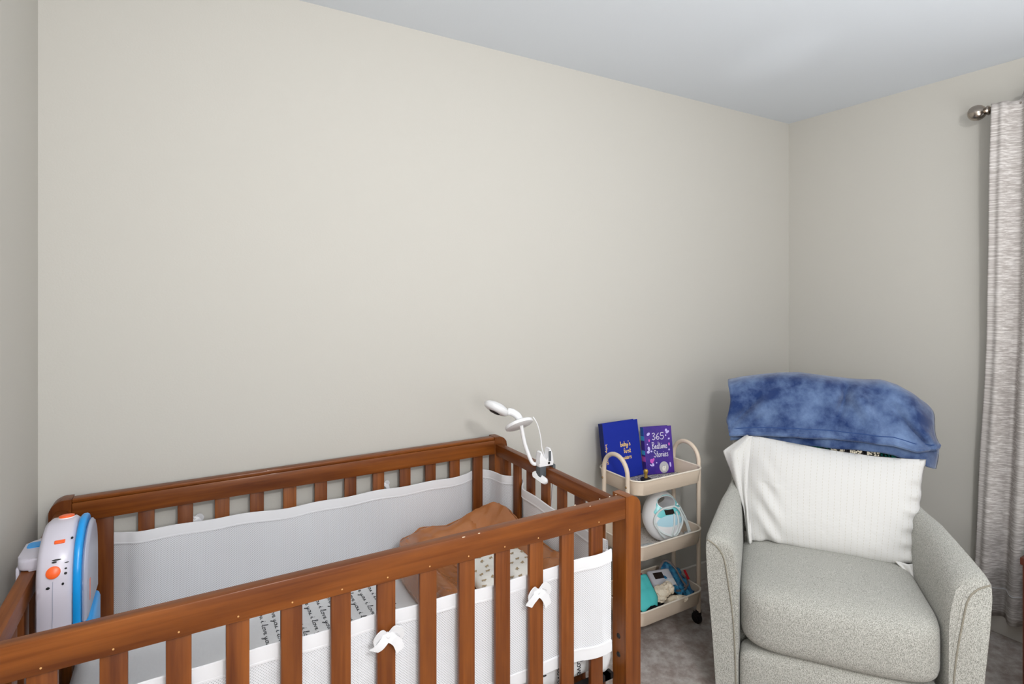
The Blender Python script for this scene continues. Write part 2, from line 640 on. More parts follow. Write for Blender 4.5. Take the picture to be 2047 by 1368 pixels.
# handwriting strokes, x-height 1
GL = {
    'i': (0.55, [[(0, .2), (.25, .95), (.22, .3), (.32, 0), (.55, .2)], [(.28, 1.4), (.34, 1.5)]]),
    'l': (0.6, [[(0, .2), (.35, 1.1), (.42, 1.95), (.28, 2.05), (.2, 1.2), (.24, .2), (.38, 0), (.6, .2)]]),
    'o': (0.8, [[(.5, .95), (.15, .75), (.12, .25), (.38, 0), (.62, .35), (.55, .85), (.4, .95), (.62, .75), (.8, .85)]]),
    'v': (0.75, [[(0, .85), (.12, .9), (.25, .05), (.55, .9), (.75, .8)]]),
    'e': (0.65, [[(0, .35), (.4, .6), (.38, .92), (.2, .95), (.1, .4), (.25, .02), (.65, .25)]]),
    'y': (0.85, [[(0, .95), (.08, .25), (.28, .1), (.5, .9)], [(.5, .95), (.48, 0), (.3, -.9), (.1, -.75), (.4, -.1), (.85, .3)]]),
    'u': (0.85, [[(0, .9), (.05, .2), (.25, .02), (.5, .9), (.5, .2), (.65, 0), (.85, .2)]]),
    'b': (0.75, [[(.1, 2.0), (.1, .1), (.35, 0), (.6, .4), (.4, .9), (.1, .7)]]),
    'a': (0.75, [[(.55, .8), (.25, .95), (.08, .4), (.25, 0), (.52, .4), (.55, .9), (.55, .15), (.75, .1)]]),
    "'": (0.3, [[(.15, 2.0), (.1, 1.5)]]),
    's': (0.65, [[(.5, .85), (.25, .95), (.15, .7), (.45, .4), (.4, .05), (.05, .05)]]),
    'f': (0.55, [[(.5, 1.85), (.3, 1.95), (.2, 1.5), (.2, 0)], [(.0, .95), (.45, .95)]]),
    'r': (0.55, [[(.1, .95), (.1, 0)], [(.1, .6), (.3, .92), (.5, .85)]]),
    't': (0.55, [[(.22, 1.7), (.2, .2), (.35, 0), (.5, .1)], [(0, 1.0), (.48, 1.0)]]),
    'd': (0.8, [[(.55, .8), (.25, .95), (.08, .4), (.25, 0), (.52, .4)], [(.58, 2.0), (.56, .1), (.75, .1)]]),
    'm': (1.05, [[(.05, .95), (.08, 0), (.15, .7), (.35, .95), (.45, 0), (.52, .7), (.75, .95), (.82, .1), (1.0, .1)]]),
    'B': (1.0, [[(.15, 1.9), (.15, 0)], [(.0, 1.85), (.5, 1.9), (.75, 1.5), (.3, 1.0), (.8, .7), (.7, .1), (.05, .05)]]),
    'S': (0.95, [[(.8, 1.7), (.45, 1.95), (.15, 1.55), (.5, 1.05), (.8, .5), (.45, 0), (.05, .3)]]),
    '3': (0.85, [[(.1, 1.7), (.45, 1.95), (.65, 1.5), (.3, 1.05), (.7, .6), (.4, 0), (.05, .25)]]),
    '6': (0.85, [[(.6, 1.9), (.2, 1.2), (.1, .5), (.35, 0), (.65, .4), (.45, .9), (.15, .6)]]),
    '5': (0.85, [[(.75, 1.9), (.2, 1.9), (.15, 1.1), (.55, 1.1), (.7, .55), (.4, 0), (.05, .2)]]),
    ' ': (0.5, []),
}


def write(bm, text, M, sx, sy, w, lift=0.0004, spacing=0.0, th=0.0004):
    """handwriting in the local XY plane of M (x = reading direction); ribbons of half width w"""
    x = 0.0
    N_ = M.to_3x3() @ Vector((0, 0, 1))
    for ch in text:
        adv, strokes = GL[ch]
        for st in strokes:
            pts = catmull([(p[0], p[1], 0) for p in st], 4)
            W3 = [M @ Vector(((x + p.x) * sx, p.y * sy, lift)) for p in pts]
            wd = []
            for i in range(len(W3)):
                t = (W3[min(i + 1, len(W3) - 1)] - W3[max(i - 1, 0)]).normalized()
                wd.append(N_.cross(t).normalized() * w)
            ribbon(bm, W3, wd, th)
        x += adv + spacing
    return x * sx


# ================================================================== THE ROOM
X0, X1, Y0, Y1, ZC = -0.344, 3.02, -2.1, 1.984, 2.44


def structure(name, bm, m):
    return solo(name, bm, m, kind='structure', smooth=False)


bm = new(); box(bm, X0 - .1, X1 + .1, Y0 - .1, Y1 + .1, -.06, 0); structure('floor', bm, M_CARPET)
bm = new(); box(bm, X0 - .1, X1 + .1, Y0 - .1, Y1 + .1, ZC, ZC + .06); structure('ceiling', bm, M_CEIL)
bm = new(); box(bm, X0 - .1, X1 + .1, Y1, Y1 + .1, 0, ZC); structure('wall_back', bm, M_WALL)
bm = new(); box(bm, X0 - .1, X0, Y0, Y1, 0, ZC); structure('wall_left', bm, M_WALL)
bm = new(); box(bm, X0 - .1, X1 + .1, Y0 - .1, Y0, 0, ZC); structure('wall_front', bm, M_WALL)
WY0, WY1, WZ0, WZ1 = -0.55, 0.72, 0.85, 2.08
bm = new()
box(bm, X1, X1 + .1, WY1, Y1, 0, ZC)
box(bm, X1, X1 + .1, Y0, WY0, 0, ZC)
box(bm, X1, X1 + .1, WY0, WY1, 0, WZ0)
box(bm, X1, X1 + .1, WY0, WY1, WZ1, ZC)
structure('wall_right', bm, M_WALL)
bm = new(); box(bm, X1 - .014, X1, Y0, Y1, 0, .085, .004); structure('baseboard_right', bm, M_TRIM)
bm = new(); box(bm, X0, X1 - .014, Y1 - .014, Y1, 0, .085, .004); structure('baseboard_back', bm, M_TRIM)
# window in the right wall, outside the frame
win = bpy.data.objects.new('window_1', None)
win.location = (X1, (WY0 + WY1) / 2, WZ0)
COL.objects.link(win)
win['kind'] = 'structure'
ORG['window_1'] = Vector(win.location)
bm = new()
for a in ((WY0, WY0 + .05, WZ0, WZ1), (WY1 - .05, WY1, WZ0, WZ1), (WY0, WY1, WZ0, WZ0 + .05), (WY0, WY1, WZ1 - .05, WZ1), (WY0, WY1, 1.44, 1.48)):
    box(bm, X1 + .03, X1 + .08, *a)
part('window_frame', bm, M_TRIM, win, smooth=False)
bm = new(); box(bm, X1 + .052, X1 + .056, WY0 + .04, WY1 - .04, WZ0 + .04, WZ1 - .04)
part('glass_pane', bm, M_GLASS, win, smooth=False)

# ================================================================== CRIB
crib = thing('crib', 'reddish brown wooden slatted crib standing along the back wall', 'crib', (0.395, 1.57, 0))
CXL, CXR = -0.263, 1.054


def corner_post(x0, x1, y0, y1, left):
    """outer top corner rounded when seen from the front"""
    r, top = 0.034, 0.891
    if left:
        poly = [(x1, 0), (x1, top)] + [(x0 + r - r * math.sin(rad(a)), top - r + r * math.cos(rad(a))) for a in range(0, 91, 10)] + [(x0, 0)]
    else:
        poly = [(x0, 0), (x0, top)] + [(x1 - r + r * math.sin(rad(a)), top - r + r * math.cos(rad(a))) for a in range(0, 91, 10)] + [(x1, 0)]
    b = new()
    M = Matrix(((1, 0, 0, 0), (0, 0, -1, y1), (0, 1, 0, 0), (0, 0, 0, 1)))
    prism(b, poly, y1 - y0, M, 0.0015, 1)
    return b


for (x0, x1, lf) in ((CXL - .05, CXL, True), (CXR, CXR + .054, False)):
    for (y0, y1) in ((1.174, 1.232), (1.928, 1.978)):
        part('corner_post', corner_post(x0, x1, y0, y1, lf), WOODZ, crib)
# long rails
bm = new(); box(bm, CXL, CXR, 1.175, 1.203, .831, .890, .003); part('top_rail', bm, WOODX, crib)
bm = new(); box(bm, CXL, CXR, 1.928, 1.960, .826, .880, .003); box(bm, CXL, CXR, 1.931, 1.962, .880, .891, .003)
part('top_rail', bm, WOODX, crib)
for y0 in (1.180, 1.938):
    bm = new(); box(bm, CXL, CXR, y0, y0 + .02, .20, .262, .003); part('bottom_rail', bm, WOODX, crib)
# short rails of the two ends
for x0 in (CXL - .034, CXR + .002):
    bm = new(); box(bm, x0, x0 + .027, 1.232, 1.928, .822, .865, .003); part('end_rail', bm, WOODY, crib)
    bm = new(); box(bm, x0 + .004, x0 + .023, 1.232, 1.928, .20, .262, .003); part('end_bottom_rail', bm, WOODY, crib)


def slat(cx, cy, along_x=True, zt=.835):
    b = new()
    if along_x:
        box(b, cx - .0202, cx + .0202, cy - .0065, cy + .0065, .255, zt, .002)
    else:
        box(b, cx - .0065, cx + .0065, cy - .0215, cy + .0215, .255, zt, .002)
    return b


FS = [.959 - .0966 * k for k in range(13)]
BS = [.9855 - .0980 * k for k in range(13)]
for x in FS:
    part('slat', slat(x, 1.189), WOODZ, crib)
for x in BS:
    part('slat', slat(x, 1.945), WOODZ, crib)
ES = [1.86, 1.782, 1.689, 1.5935, 1.498, 1.4025, 1.307]
for y in ES:
    part('slat', slat(1.069, y, False, .83), WOODZ, crib)
    part('slat', slat(-.284, y, False, .83), WOODZ, crib)
# little nail heads where the slats meet the front rail
nm = None
for x in FS:
    b = new()
    lathe(b, [(0, .0008), (.0016, .0006), (.0018, 0)], frame((x, 1.175, .842), (0, -1, 0)), 8)
    part('nail_head', b, M_LINT, crib, label='pale nail dot on front rail')
# bolts in the front right post
for z in (.493, .441):
    b = new()
    lathe(b, [(0, .002), (.006, .002), (.0075, 0)], frame((1.054, 1.205, z), (-1, 0, 0)), 12)
    part('bolt', b, M_BLACKMET, crib, label='black bolt in front right post')
# worn pale chips along the rail edges
for x, y, z in ((1.02, 1.204, .890), (.985, 1.204, .890), (.90, 1.202, .890), (.93, 1.176, .890), (1.045, 1.206, .8905), (.60, 1.176, .889), (.56, 1.176, .889)):
    b = new()
    blob(b, (x, y, z), (random.uniform(.002, .005), .0012, .0012), 1)
    part('finish_chip', b, M_CHIP, crib, label='pale chip in the rail finish')
# black metal mattress support
b = new()
box(b, CXL + .02, CXR - .01, 1.215, 1.235, .372, .388)
box(b, CXL + .02, CXR - .01, 1.885, 1.905, .372, .388)
for x in (CXL + .03, .1, .4, .7, CXR - .03):
    box(b, x - .01, x + .01, 1.215, 1.905, .372, .388)
part('mattress_support', b, M_BLACKMET, crib, label='black metal mattress support')

# ================================================================== MATTRESS
mt = thing('crib_mattress', 'white crib mattress in a sheet with handwritten print inside the crib', 'mattress', (0.395, 1.56, .388))
b = new()
box(b, -.245, 1.032, 1.226, 1.895, .389, .520, .045, 4)
bmesh.ops.subdivide_edges(b, edges=b.edges[:], cuts=1)
part('fitted_sheet', b, M_SHEET, mt)
b = new(); blob(b, (1.022, 1.236, .447), (.026, .020, .062), 3, .12, 3, 2)
part('sheet_corner', b, M_SHEET, mt)
b = new()
Mt = lambda x, y: frame((x, y, .5205), (0, 0, 1), (0, -1, 0))
k = 0
x = .19
while x < .555:
    y = 1.88 - (k * .067) % .11
    txt = 'i love you ' * 4
    # reading direction runs towards the front rail, letter tops towards the right end
    M = Matrix(((0, 1, 0, x), (-1, 0, 0, y), (0, 0, 1, .5205), (0, 0, 0, 1)))
    nrep = int((y - 1.28) / (.0195 * 8.1))
    write(b, 'i love you ' * nrep, M, .0195, .0076, .00065)
    x += .0315
    k += 1
# the same handwriting on the front side below the liner
for i, (x, n_) in enumerate(((.80, 1), (.86, 1), (.925, 1), (.985, 1))):
    M = Matrix(((0, 1, 0, x), (0, 0, -1, 1.2258), (-1, 0, 0, .470), (0, 0, 0, 1)))
    write(b, 'i love', M, .015, .011, .0010)
part('handwritten_print', b, M_INK, mt, label='black handwritten lines i love you', smooth=False)

# ================================================================== MESH LINERS
def liner_panel(root, path, tab_top, tab_bot, name='mesh_panel'):
    P = catmull(path, 10)
    L = [0.0]
    for a, c in zip(P, P[1:]):
        L.append(L[-1] + (c - a).length)
    n = len(P) - 1

    def pt(i, z, out=0.0):
        a = P[max(i - 1, 0)]
        c = P[min(i + 1, n)]
        t = (c - a).normalized()
        nn = Vector((t.y, -t.x, 0))
        return Vector((P[i].x, P[i].y, 0)) + nn * out + Vector((0, 0, z))
    top = lambda i: lerp_tab(tab_top, L[i]) + .002 * math.sin(L[i] * 31)
    bot = lambda i: lerp_tab(tab_bot, L[i]) + .002 * math.sin(L[i] * 23 + 1)
    b = new()
    grid(b, lambda u, v: pt(round(u * n), bot(round(u * n)) + (top(round(u * n)) - bot(round(u * n))) * v,
                            .004 * math.sin(L[round(u * n)] * 17) * math.sin(v * PI)), n, 6,
         lambda u, v: (L[round(u * n)], v * (top(round(u * n)) - bot(round(u * n)))))
    part(name, b, M_MESH, root)
    for zz in ('top', 'bottom'):
        b = new()
        h0, h1 = (-.027, .002) if zz == 'top' else (-.002, .026)
        fz = top if zz == 'top' else bot
        prof = [(-.0030, h0), (-.0035, (h0 + h1) / 2), (-.0028, h1), (0, h1 + .0015), (.0028, h1), (.0035, (h0 + h1) / 2), (.0030, h0)]
        grid(b, lambda u, v: pt(round(u * n), fz(round(u * n)) + prof[round(v * 6)][1], prof[round(v * 6)][0]), n, 6)
        o = part('binding', b, M_TRIMWHITE, root, label='white %s binding' % zz)
        # stitched lower seam line as a thin cord
        b = new()
        tube(b, [pt(i, fz(i) + (h0 if zz == 'top' else h1), .0) for i in range(n + 1)], .0042, 6)
        part('seam', b, M_TRIMWHITE, o)
    return P, L


def bow(root, c, across, sc=1.0, seed=1, flip=1):
    """tied bow: across = unit vector along the slat face, nrm towards the viewer"""
    rnd = random.Random(seed)
    a = Vector(across)
    up = Vector((0, 0, 1))
    nr = a.cross(up) * flip
    c = Vector(c)
    P = lambda x, z, d: c + a * x * sc + up * z * sc + nr * d * sc
    b = new()
    blob(b, P(0, 0, .007), (.008 * sc, .008 * sc, .0085 * sc), 2, .15, 3, seed)
    j = lambda s: rnd.uniform(-s, s)
    # two loops
    for s in (-1, 1):
        dz = .004 + j(.004)
        pts = [P(0, 0, .006), P(s * .012, .008 + dz, .011), P(s * .028, .004 + dz, .016), P(s * .037, -.010 + j(.003), .013),
               P(s * .026, -.012, .007), P(s * .008, -.003, .006)]
        ribbon(b, catmull(pts, 6), nr * .004 * sc + up * .0095 * sc + a * .003 * s * sc, .0022 * sc)
    # two tails
    for s, ln in ((-1, .034 + j(.006)), (1, .048 + j(.006))):
        pts = [P(0, 0, .008), P(s * .010, -.008, .013), P(s * .022 + j(.004), -.022, .011), P(s * (.032 + j(.006)), -ln, .008)]
        ribbon(b, catmull(pts, 6), a * .0105 * sc + up * .006 * s * sc, .0022 * sc)
    # band round the slat
    return part('tie_bow', b, M_TRIMWHITE, root, label='white fabric tie bow')


lb = thing('crib_liner', 'white breathable mesh liner woven round the back and right end of the crib', 'crib liner', (0.45, 1.915, .47), 'mesh liners of the crib')
pb = [(-.278, 1.74, 0), (-.300, 1.79, 0), (-.296, 1.85, 0), (-.262, 1.905, 0), (-.236, 1.956, 0), (-.19, 1.964, 0), (-.145, 1.945, 0),
      (-.09, 1.924, 0), (.05, 1.925, 0), (.25, 1.923, 0), (.45, 1.926, 0), (.65, 1.923, 0), (.84, 1.924, 0), (.93, 1.938, 0), (.985, 1.962, 0),
      (1.028, 1.94, 0), (1.043, 1.905, 0), (1.050, 1.85, 0), (1.084, 1.81, 0), (1.089, 1.775, 0), (1.060, 1.732, 0), (1.044, 1.69, 0), (1.042, 1.55, 0),
      (1.043, 1.40, 0), (1.044, 1.30, 0), (1.046, 1.245, 0)]
liner_panel(lb, pb, [(0, .755), (.35, .770), (.6, .768), (.8, .760), (1.1, .764), (1.4, .762), (1.62, .762), (1.75, .758), (1.95, .752), (2.2, .742), (2.6, .76)],
            [(0, .49), (3, .49)])
bow(lb, (.03, 1.962, .772), (1, 0, 0), .62, 3, 1)
bow(lb, (.618, 1.962, .775), (1, 0, 0), .5, 5, 1)
bow(lb, (1.085, 1.455, .752), (0, 1, 0), .55, 6, 1)

lf = thing('crib_liner', 'white breathable mesh liner tied with bows inside the front slats of the crib', 'crib liner', (0.38, 1.21, .47), 'mesh liners of the crib')
pf = [(-.262, 1.168, 0), (-.20, 1.170, 0), (-.15, 1.19, 0), (-.09, 1.209, 0), (.09, 1.214, 0), (.28, 1.211, 0), (.47, 1.214, 0), (.66, 1.211, 0),
      (.765, 1.2105, 0), (.862, 1.2085, 0), (.905, 1.196, 0), (.938, 1.178, 0), (.965, 1.170, 0), (.996, 1.169, 0)]
pf = pf[::-1]
liner_panel(lf, pf, [(0, .762), (.03, .755), (.06, .750), (.14, .738), (.25, .732), (.48, .738), (.62, .745), (.9, .745), (1.3, .746)],
            [(0, .490), (.05, .484), (.15, .474), (.25, .468), (1.3, .466)])
for x, s in ((.765, 11), (FS[6], 12), (FS[10], 13)):
    bow(lf, (x, 1.1815, .708 if x > .6 else .717), (1, 0, 0), .86, s)

# ================================================================== LOUNGER
lg = thing('infant_lounger', 'brown satin padded lounger lying at the right end of the crib mattress', 'infant lounger', (.82, 1.58, .52))


def lounge(u, v):
    """u round, v from outer base over the rim to the dished centre"""
    t = 2 * PI * u
    ct, st = math.cos(t), math.sin(t)
    ex = 0.44
    sx = math.copysign(abs(ct) ** ex, ct)
    sy = math.copysign(abs(st) ** ex, st)
    prof = [(.96, .0), (1.0, .025), (1.0, .06), (.965, .102), (.89, .113), (.75, .104), (.6, .078), (.45, .058), (.25, .050), (0, .048)]
    k = v * (len(prof) - 1)
    i = min(int(k), len(prof) - 2)
    f = k - i
    r = prof[i][0] * (1 - f) + prof[i + 1][0] * f
    h = prof[i][1] * (1 - f) + prof[i + 1][1] * f
    x = .815 + .218 * r * sx
    y = 1.578 + .296 * r * sy
    # back right corner of the pad is puffed up high, with folds
    pk = math.exp(-(((x - 1.010) / .080) ** 2 + ((y - 1.84) / .13) ** 2))
    z = .521 + h * (1 + .50 * pk + .10 * max(0, (x - .7)) / .3)
    if h > .03:
        q = Vector((x * 9, y * 9, 0))
        z += .012 * noise.noise(q) + .008 * noise.noise(q * 2.6) + .004 * noise.noise(q * 6)
        z -= .012 * math.exp(-((x - .80 - .25 * (y - 1.8)) / .012) ** 2) * (1 if y > 1.62 else 0)
        z -= .012 * math.exp(-((x - .925 + .5 * (y - 1.75)) / .010) ** 2) * (1 if y > 1.5 else .4)
        z -= .010 * math.exp(-((x - .99 + .3 * (y - 1.45)) / .010) ** 2) * (1 if y < 1.75 else 0)
    return Vector((x, y, z))


b = new(); grid(b, lounge, 96, 36, close_u=True)
bmesh.ops.remove_doubles(b, verts=b.verts, dist=.0005)
cov = part('satin_cover', b, M_SATIN, lg)
b = new()
tube(b, [lounge(u / 96, 3.1 / 9) + Vector((0, 0, .001)) for u in range(96)], .0022, 6, True)
part('piping', b, M_SATIN, cov)

# white printed cloth lying in the dip of the lounger
def musl(u, v):
    x = .745 + .215 * u
    y = 1.405 + .195 * v
    base = .582 + .035 * math.exp(-((y - 1.40) / .05) ** 2) * .3
    e = min(u, 1 - u, v, 1 - v)
    z = .612 + .012 * math.sin(PI * u) + .006 * noise.noise(Vector((x * 14, y * 14, 2)))
    if e < .08:
        z -= .016 * (1 - e / .08) ** 2
    z -= .05 * max(0, (.14 - v)) ** 1.0
    # corners rounded
    return Vector((x + .018 * (v - .5) + .02 * (1 - v) * (u - .5), y, z))


mu = thing('muslin_cloth', 'folded white muslin cloth with tan print lying on the brown lounger', 'cloth', (.85, 1.5, .58))
b = new(); grid(b, musl, 26, 26)
ms = part('cloth', b, M_MUSLIN, mu)
solidify(ms, .018, -1)
b = new()
rnd = random.Random(8)
for i in range(6):
    for j in range(6):
        u, v = (i + .5 + rnd.uniform(-.2, .2)) / 6, (j + .5 + rnd.uniform(-.2, .2)) / 6
        p = musl(u, v) + Vector((0, 0, .0012))
        a = rnd.uniform(-.6, .6)
        Mx = Matrix.Translation(p) @ Matrix.Rotation(a, 4, 'Z')
        # small animal print: body, head and two legs
        for cx, cy, rx, ry in ((0, 0, .0065, .0035), (.006, .003, .003, .0025), (-.004, -.004, .0015, .003), (.003, -.004, .0015, .003)):
            lathe(b, [(0, .0004), (1, 0.0003), (1, 0)], Mx @ Matrix.Translation((cx, cy, 0)) @ Matrix.Diagonal((rx, ry, 1, 1)), 8)
part('animal_print', b, M_MUSLINPRINT, mu, label='small tan printed motifs', smooth=False)

# ================================================================== CRIB SOOTHER TOY
st = thing('crib_soother', 'white and blue projector soother toy hanging inside the left end of the crib', 'baby toy', (-.215, 1.543, .69))
# arch outline in (y, z)
arch = [(1.450, .765)]
arch += [(p.x, p.y) for p in catmull([(1.450, .84, 0), (1.455, .885, 0), (1.476, .928, 0), (1.520, .955, 0), (1.556, .960, 0), (1.60, .948, 0), (1.628, .908, 0), (1.636, .85, 0)], 6)]
arch += [(1.636, .765)]


def arch_prism(x0, x1, bev, ins=0.0):
    b_ = new()
    c = Vector((1.543, .82, 0))
    pl = []
    for p0_, p1_ in zip(arch, arch[1:] + arch[:1]):
        m_ = max(1, int(math.hypot(p1_[0] - p0_[0], p1_[1] - p0_[1]) / .008))
        pl += [(p0_[0] + (p1_[0] - p0_[0]) * k_ / m_, p0_[1] + (p1_[1] - p0_[1]) * k_ / m_) for k_ in range(m_)]
    rings = []
    for x_, in_ in ((x0, bev * 1.2), (x0 + bev * .3, bev * .4), (x0 + bev, 0), (x1 - bev, 0), (x1 - bev * .3, bev * .4), (x1, bev * 1.2)):
        k_ = 1 - ins - in_ / .10
        rings.append([b_.verts.new((x_, (p_[0] - c.x) * k_ + c.x, (p_[1] - c.y) * k_ + c.y)) for p_ in pl])
    n_ = len(pl)
    for A, B_ in zip(rings, rings[1:]):
        for k_ in range(n_):
            b_.faces.new((A[k_], A[(k_ + 1) % n_], B_[(k_ + 1) % n_], B_[k_]))
    b_.faces.new(rings[0])
    b_.faces.new(rings[-1])
    return b_


part('shell', arch_prism(-.258, -.195, .012), M_TOYWHITE, st)
part('rim', arch_prism(-.197, -.183, .004, -.004), M_CYAN, st, label='bright blue rim')
fp = part('front_panel', arch_prism(-.184, -.172, .007, .08), M_TOYGREY, st, label='grey domed front panel')
b = new(); box(b, -.235, -.166, 1.468, 1.618, .690, .766, .012, 3)
part('lower_body', b, M_CYAN, st, label='blue lower body')
b = new(); blob(b, (-.172, 1.470, .745), (.010, .007, .016), 2)
part('knob', b, M_ORANGE, st, label='orange button')
b = new(); box(b, -.1725, -.1715, 1.485, 1.493, .80, .845, .0003)
part('stripe', b, M_ORANGE, fp)
# dial on top
b = new(); lathe(b, [(.0165, -.006), (.0165, .001), (.015, .003), (0, .003)], frame((-.222, 1.565, .957), (0, .12, 1)), 24)
dl = part('dial', b, M_WHITE_PL, st, label='white dial with orange top')
b = new(); lathe(b, [(.014, .003), (.014, .006), (.011, .0072), (0, .0072)], frame((-.222, 1.565, .957), (0, .12, 1)), 24)
part('dial_cap', b, M_ORANGE, dl, label='orange dial top')


def on_arch(s, x, lift=.0006):
    """point on the near shoulder of the arch: s from 0 (flank) to 1 (top)"""
    pl = catmull([(1.450, .79, 0), (1.450, .84, 0), (1.455, .885, 0), (1.476, .928, 0), (1.520, .955, 0)], 12)
    k = s * (len(pl) - 1)
    i = min(int(k), len(pl) - 2)
    p = pl[i].lerp(pl[i + 1], k - i)
    t = (pl[i + 1] - pl[i]).normalized()
    n_ = Vector((0, -t.y, t.x))
    n_ = Vector((0, -t.y, t.x)) if True else n_
    return Vector((x, p.x, p.y)) + Vector((0, -t.y, t.x)) * 0 + Vector((0, -abs(t.y), abs(t.x))) * lift, Vector((0, -abs(t.y), abs(t.x)))


b = new()
p, nn = on_arch(.50, -.228); lathe(b, [(.012, -.002), (.012, .003), (.010, .0045), (0, .005)], frame(p, nn), 16)
part('button', b, M_ORANGE, st, label='round orange button')
b = new()
p, nn = on_arch(.80, -.222); Mx = frame(p, nn, (1, 0, 0)); box(b, -.009, .009, -.004, .004, -.002, .002, .001, 1, Mx)
part('button', b, M_ORANGE, st, label='small orange button')
b = new()
for s, x, w, h in ((.62, -.224, .011, .002), (.34, -.236, .0045, .0035), (.36, -.212, .003, .0035), (.52, -.208, .003, .0025), (.47, -.208, .0035, .0035), (.58, -.207, .005, .0012), (.82, -.202, .003, .004), (.60, -.2275, .006, .0025)):
    p, nn = on_arch(s, x)
    lathe(b, [(0, .0006), (1, .0006), (1, 0)], frame(p, nn, (1, 0, 0)) @ Matrix.Diagonal((w * .75, h * .75, 1, 1)), 10)
p0 = [on_arch(s, -.2285)[0] for s in (.40, .25, .12, .04)] + [Vector((-.229, 1.4494, .785)), Vector((-.2295, 1.4502, .768))]
part('icons', b, M_BLACK, st, label='small black icons', smooth=False)
b = new(); tube(b, p0, .0006, 5); part('seam', b, M_TOYGREY, st)
# clip over the end rail
b = new()
pl = rrect(-.303, -.245, 1.535, 1.655, .022)
prism(b, pl, .026, Matrix.Translation((0, 0, .866)), .007, 3)
part('rail_clip', b, M_TOYWHITE, st, label='white clip over the rail')
b = new(); prism(b, rrect(-.298, -.25, 1.600, 1.632, .008), .002, Matrix.Translation((0, 0, .8915)), 0)
part('clip_stripe', b, M_CYAN, st, label='blue stripe on clip')
b = new(); box(b, -.306, -.299, 1.55, 1.64, .825, .872, .003); part('clip_jaw', b, M_TOYWHITE, st)

# ================================================================== BABY MONITOR
bmn = thing('baby_monitor', 'white baby monitor camera on a bent arm clamped to the crib right rail', 'baby monitor', (1.06, 1.585, .865))
hc = Vector((.917, 1.666, 1.067))
hx = Vector((.073, -.043, -.041)).normalized()
view = Vector((-.45, -.75, .1)).normalized()
hn = hx.cross(view).normalized()      # disc axis, tilted down towards the mattress
hn = (hn * .975 + view * .22).normalized()
if hn.z < 0:
    hn = -hn
Mh = frame(hc, hn, hx)
b = new()
lathe(b, [(0, .017), (.020, .016), (.036, .011), (.045, .003), (.045, -.004), (.040, -.012), (.030, -.016), (0, -.016)], Mh, 32)
hd = part('camera_head', b, M_WHITE_PL, bmn)
b = new(); lathe(b, [(0, -.0195), (.016, -.0195), (.020, -.0165), (.020, -.014)], Mh, 24)
part('lens', b, M_BLACK, hd, label='black lens')
b = new()
tube(b, catmull([(.950, 1.646, 1.054), (.962, 1.639, 1.052), (.978, 1.630, 1.040), (.986, 1.625, 1.022)], 5), .0125, 14)
part('neck', b, M_WHITE_PL, bmn)
b = new()
dx = (Vector((1.021, 1.604, 1.039)) - Vector((.943, 1.650, 1.004))).normalized()
dn = dx.cross(Vector((-.35, -.75, .45))).normalized()
if dn.z < 0:
    dn = -dn
Md = frame((.982, 1.627, 1.012), dn, dx)
lathe(b, [(0, .006), (.044, .006), (.049, .003), (.049, -.006), (.045, -.008), (0, -.008)], Md, 40)
part('collar_disc', b, M_WHITE_PL, bmn)
b = new()
tube(b, catmull([(.988, 1.622, 1.008), (.992, 1.621, .985), (1.000, 1.616, .941), (1.015, 1.607, .893), (1.024, 1.602, .878), (1.036, 1.596, .878), (1.052, 1.587, .888)], 8), .0064, 12)
part('arm', b, M_WHITE_PL, bmn)
Mc = frame((1.060, 1.582, .865), (0, 0, 1), (1, -.0, 0))
b = new()
# two clip wings rising from the pivot and the jaws closing on the rail
prism(b, [(-.030, .0), (.024, .0), (.026, .012), (.020, .045), (.012, .060), (.006, .058), (.004, .026), (-.004, .017), (-.014, .034), (-.022, .052), (-.030, .050), (-.028, .030), (-.033, .012)], .024,
      Matrix(((1, 0, 0, 1.060), (0, 0, -1, 1.594), (0, 1, 0, .872), (0, 0, 0, 1))), .003, 2)
part('clip_body', b, M_WHITE_PL, bmn)
b = new(); box(b, 1.064, 1.074, 1.5685, 1.5705, .888, .922, .0008)
part('clip_lever', b, M_RUBBER, bmn, label='grey spring lever')
b = new(); lathe(b, [(0, .0015), (.0042, .001), (.0045, 0)], frame((1.066, 1.5698, .882), (0, -1, 0)), 10)
part('pivot_screw', b, M_BLACK, bmn, label='dark pivot screw')
for x0_, x1_, z0_ in ((1.030, 1.0555, .838), (1.0835, 1.094, .845)):
    b = new(); box(b, x0_, x1_, 1.570, 1.597, z0_, .874, .003)
    part('grip_pad', b, M_RUBBER, bmn, label='grey rubber grip pad')
b = new()
pl = rrect(-.034, .034, -.011, .011, .0108)
prism(b, pl, .012, frame((1.040, 1.580, .832), (-.80, -.3, .50), (0, -1, -.12)), .004, 2)
part('clip_jaw', b, M_WHITE_PL, bmn)
b = new()
tube(b, catmull([(1.024, 1.603, 1.036), (1.036, 1.597, 1.012), (1.045, 1.591, .972), (1.050, 1.589, .93), (1.060, 1.588, .900)], 8), .0019, 8)
tube(b, catmull([(1.089, 1.590, .868), (1.098, 1.592, .83), (1.096, 1.596, .76), (1.097, 1.602, .70), (1.112, 1.61, .60), (1.115, 1.62, .3), (1.118, 1.63, .02), (1.14, 1.70, .006), (1.16, 1.85, .006)], 8), .0028, 8)
part('power_cord', b, M_WHITE_PL, bmn)

# ================================================================== UTILITY CART
ct = thing('utility_cart', 'beige three tier metal utility cart with arched handles between crib and armchair', 'cart', (1.75, 1.795, 0))
TX0, TX1, TY0, TY1 = 1.557, 1.944, 1.667, 1.925
TRAYS = ((.640, .702), (.378, .440), (.114, .177))


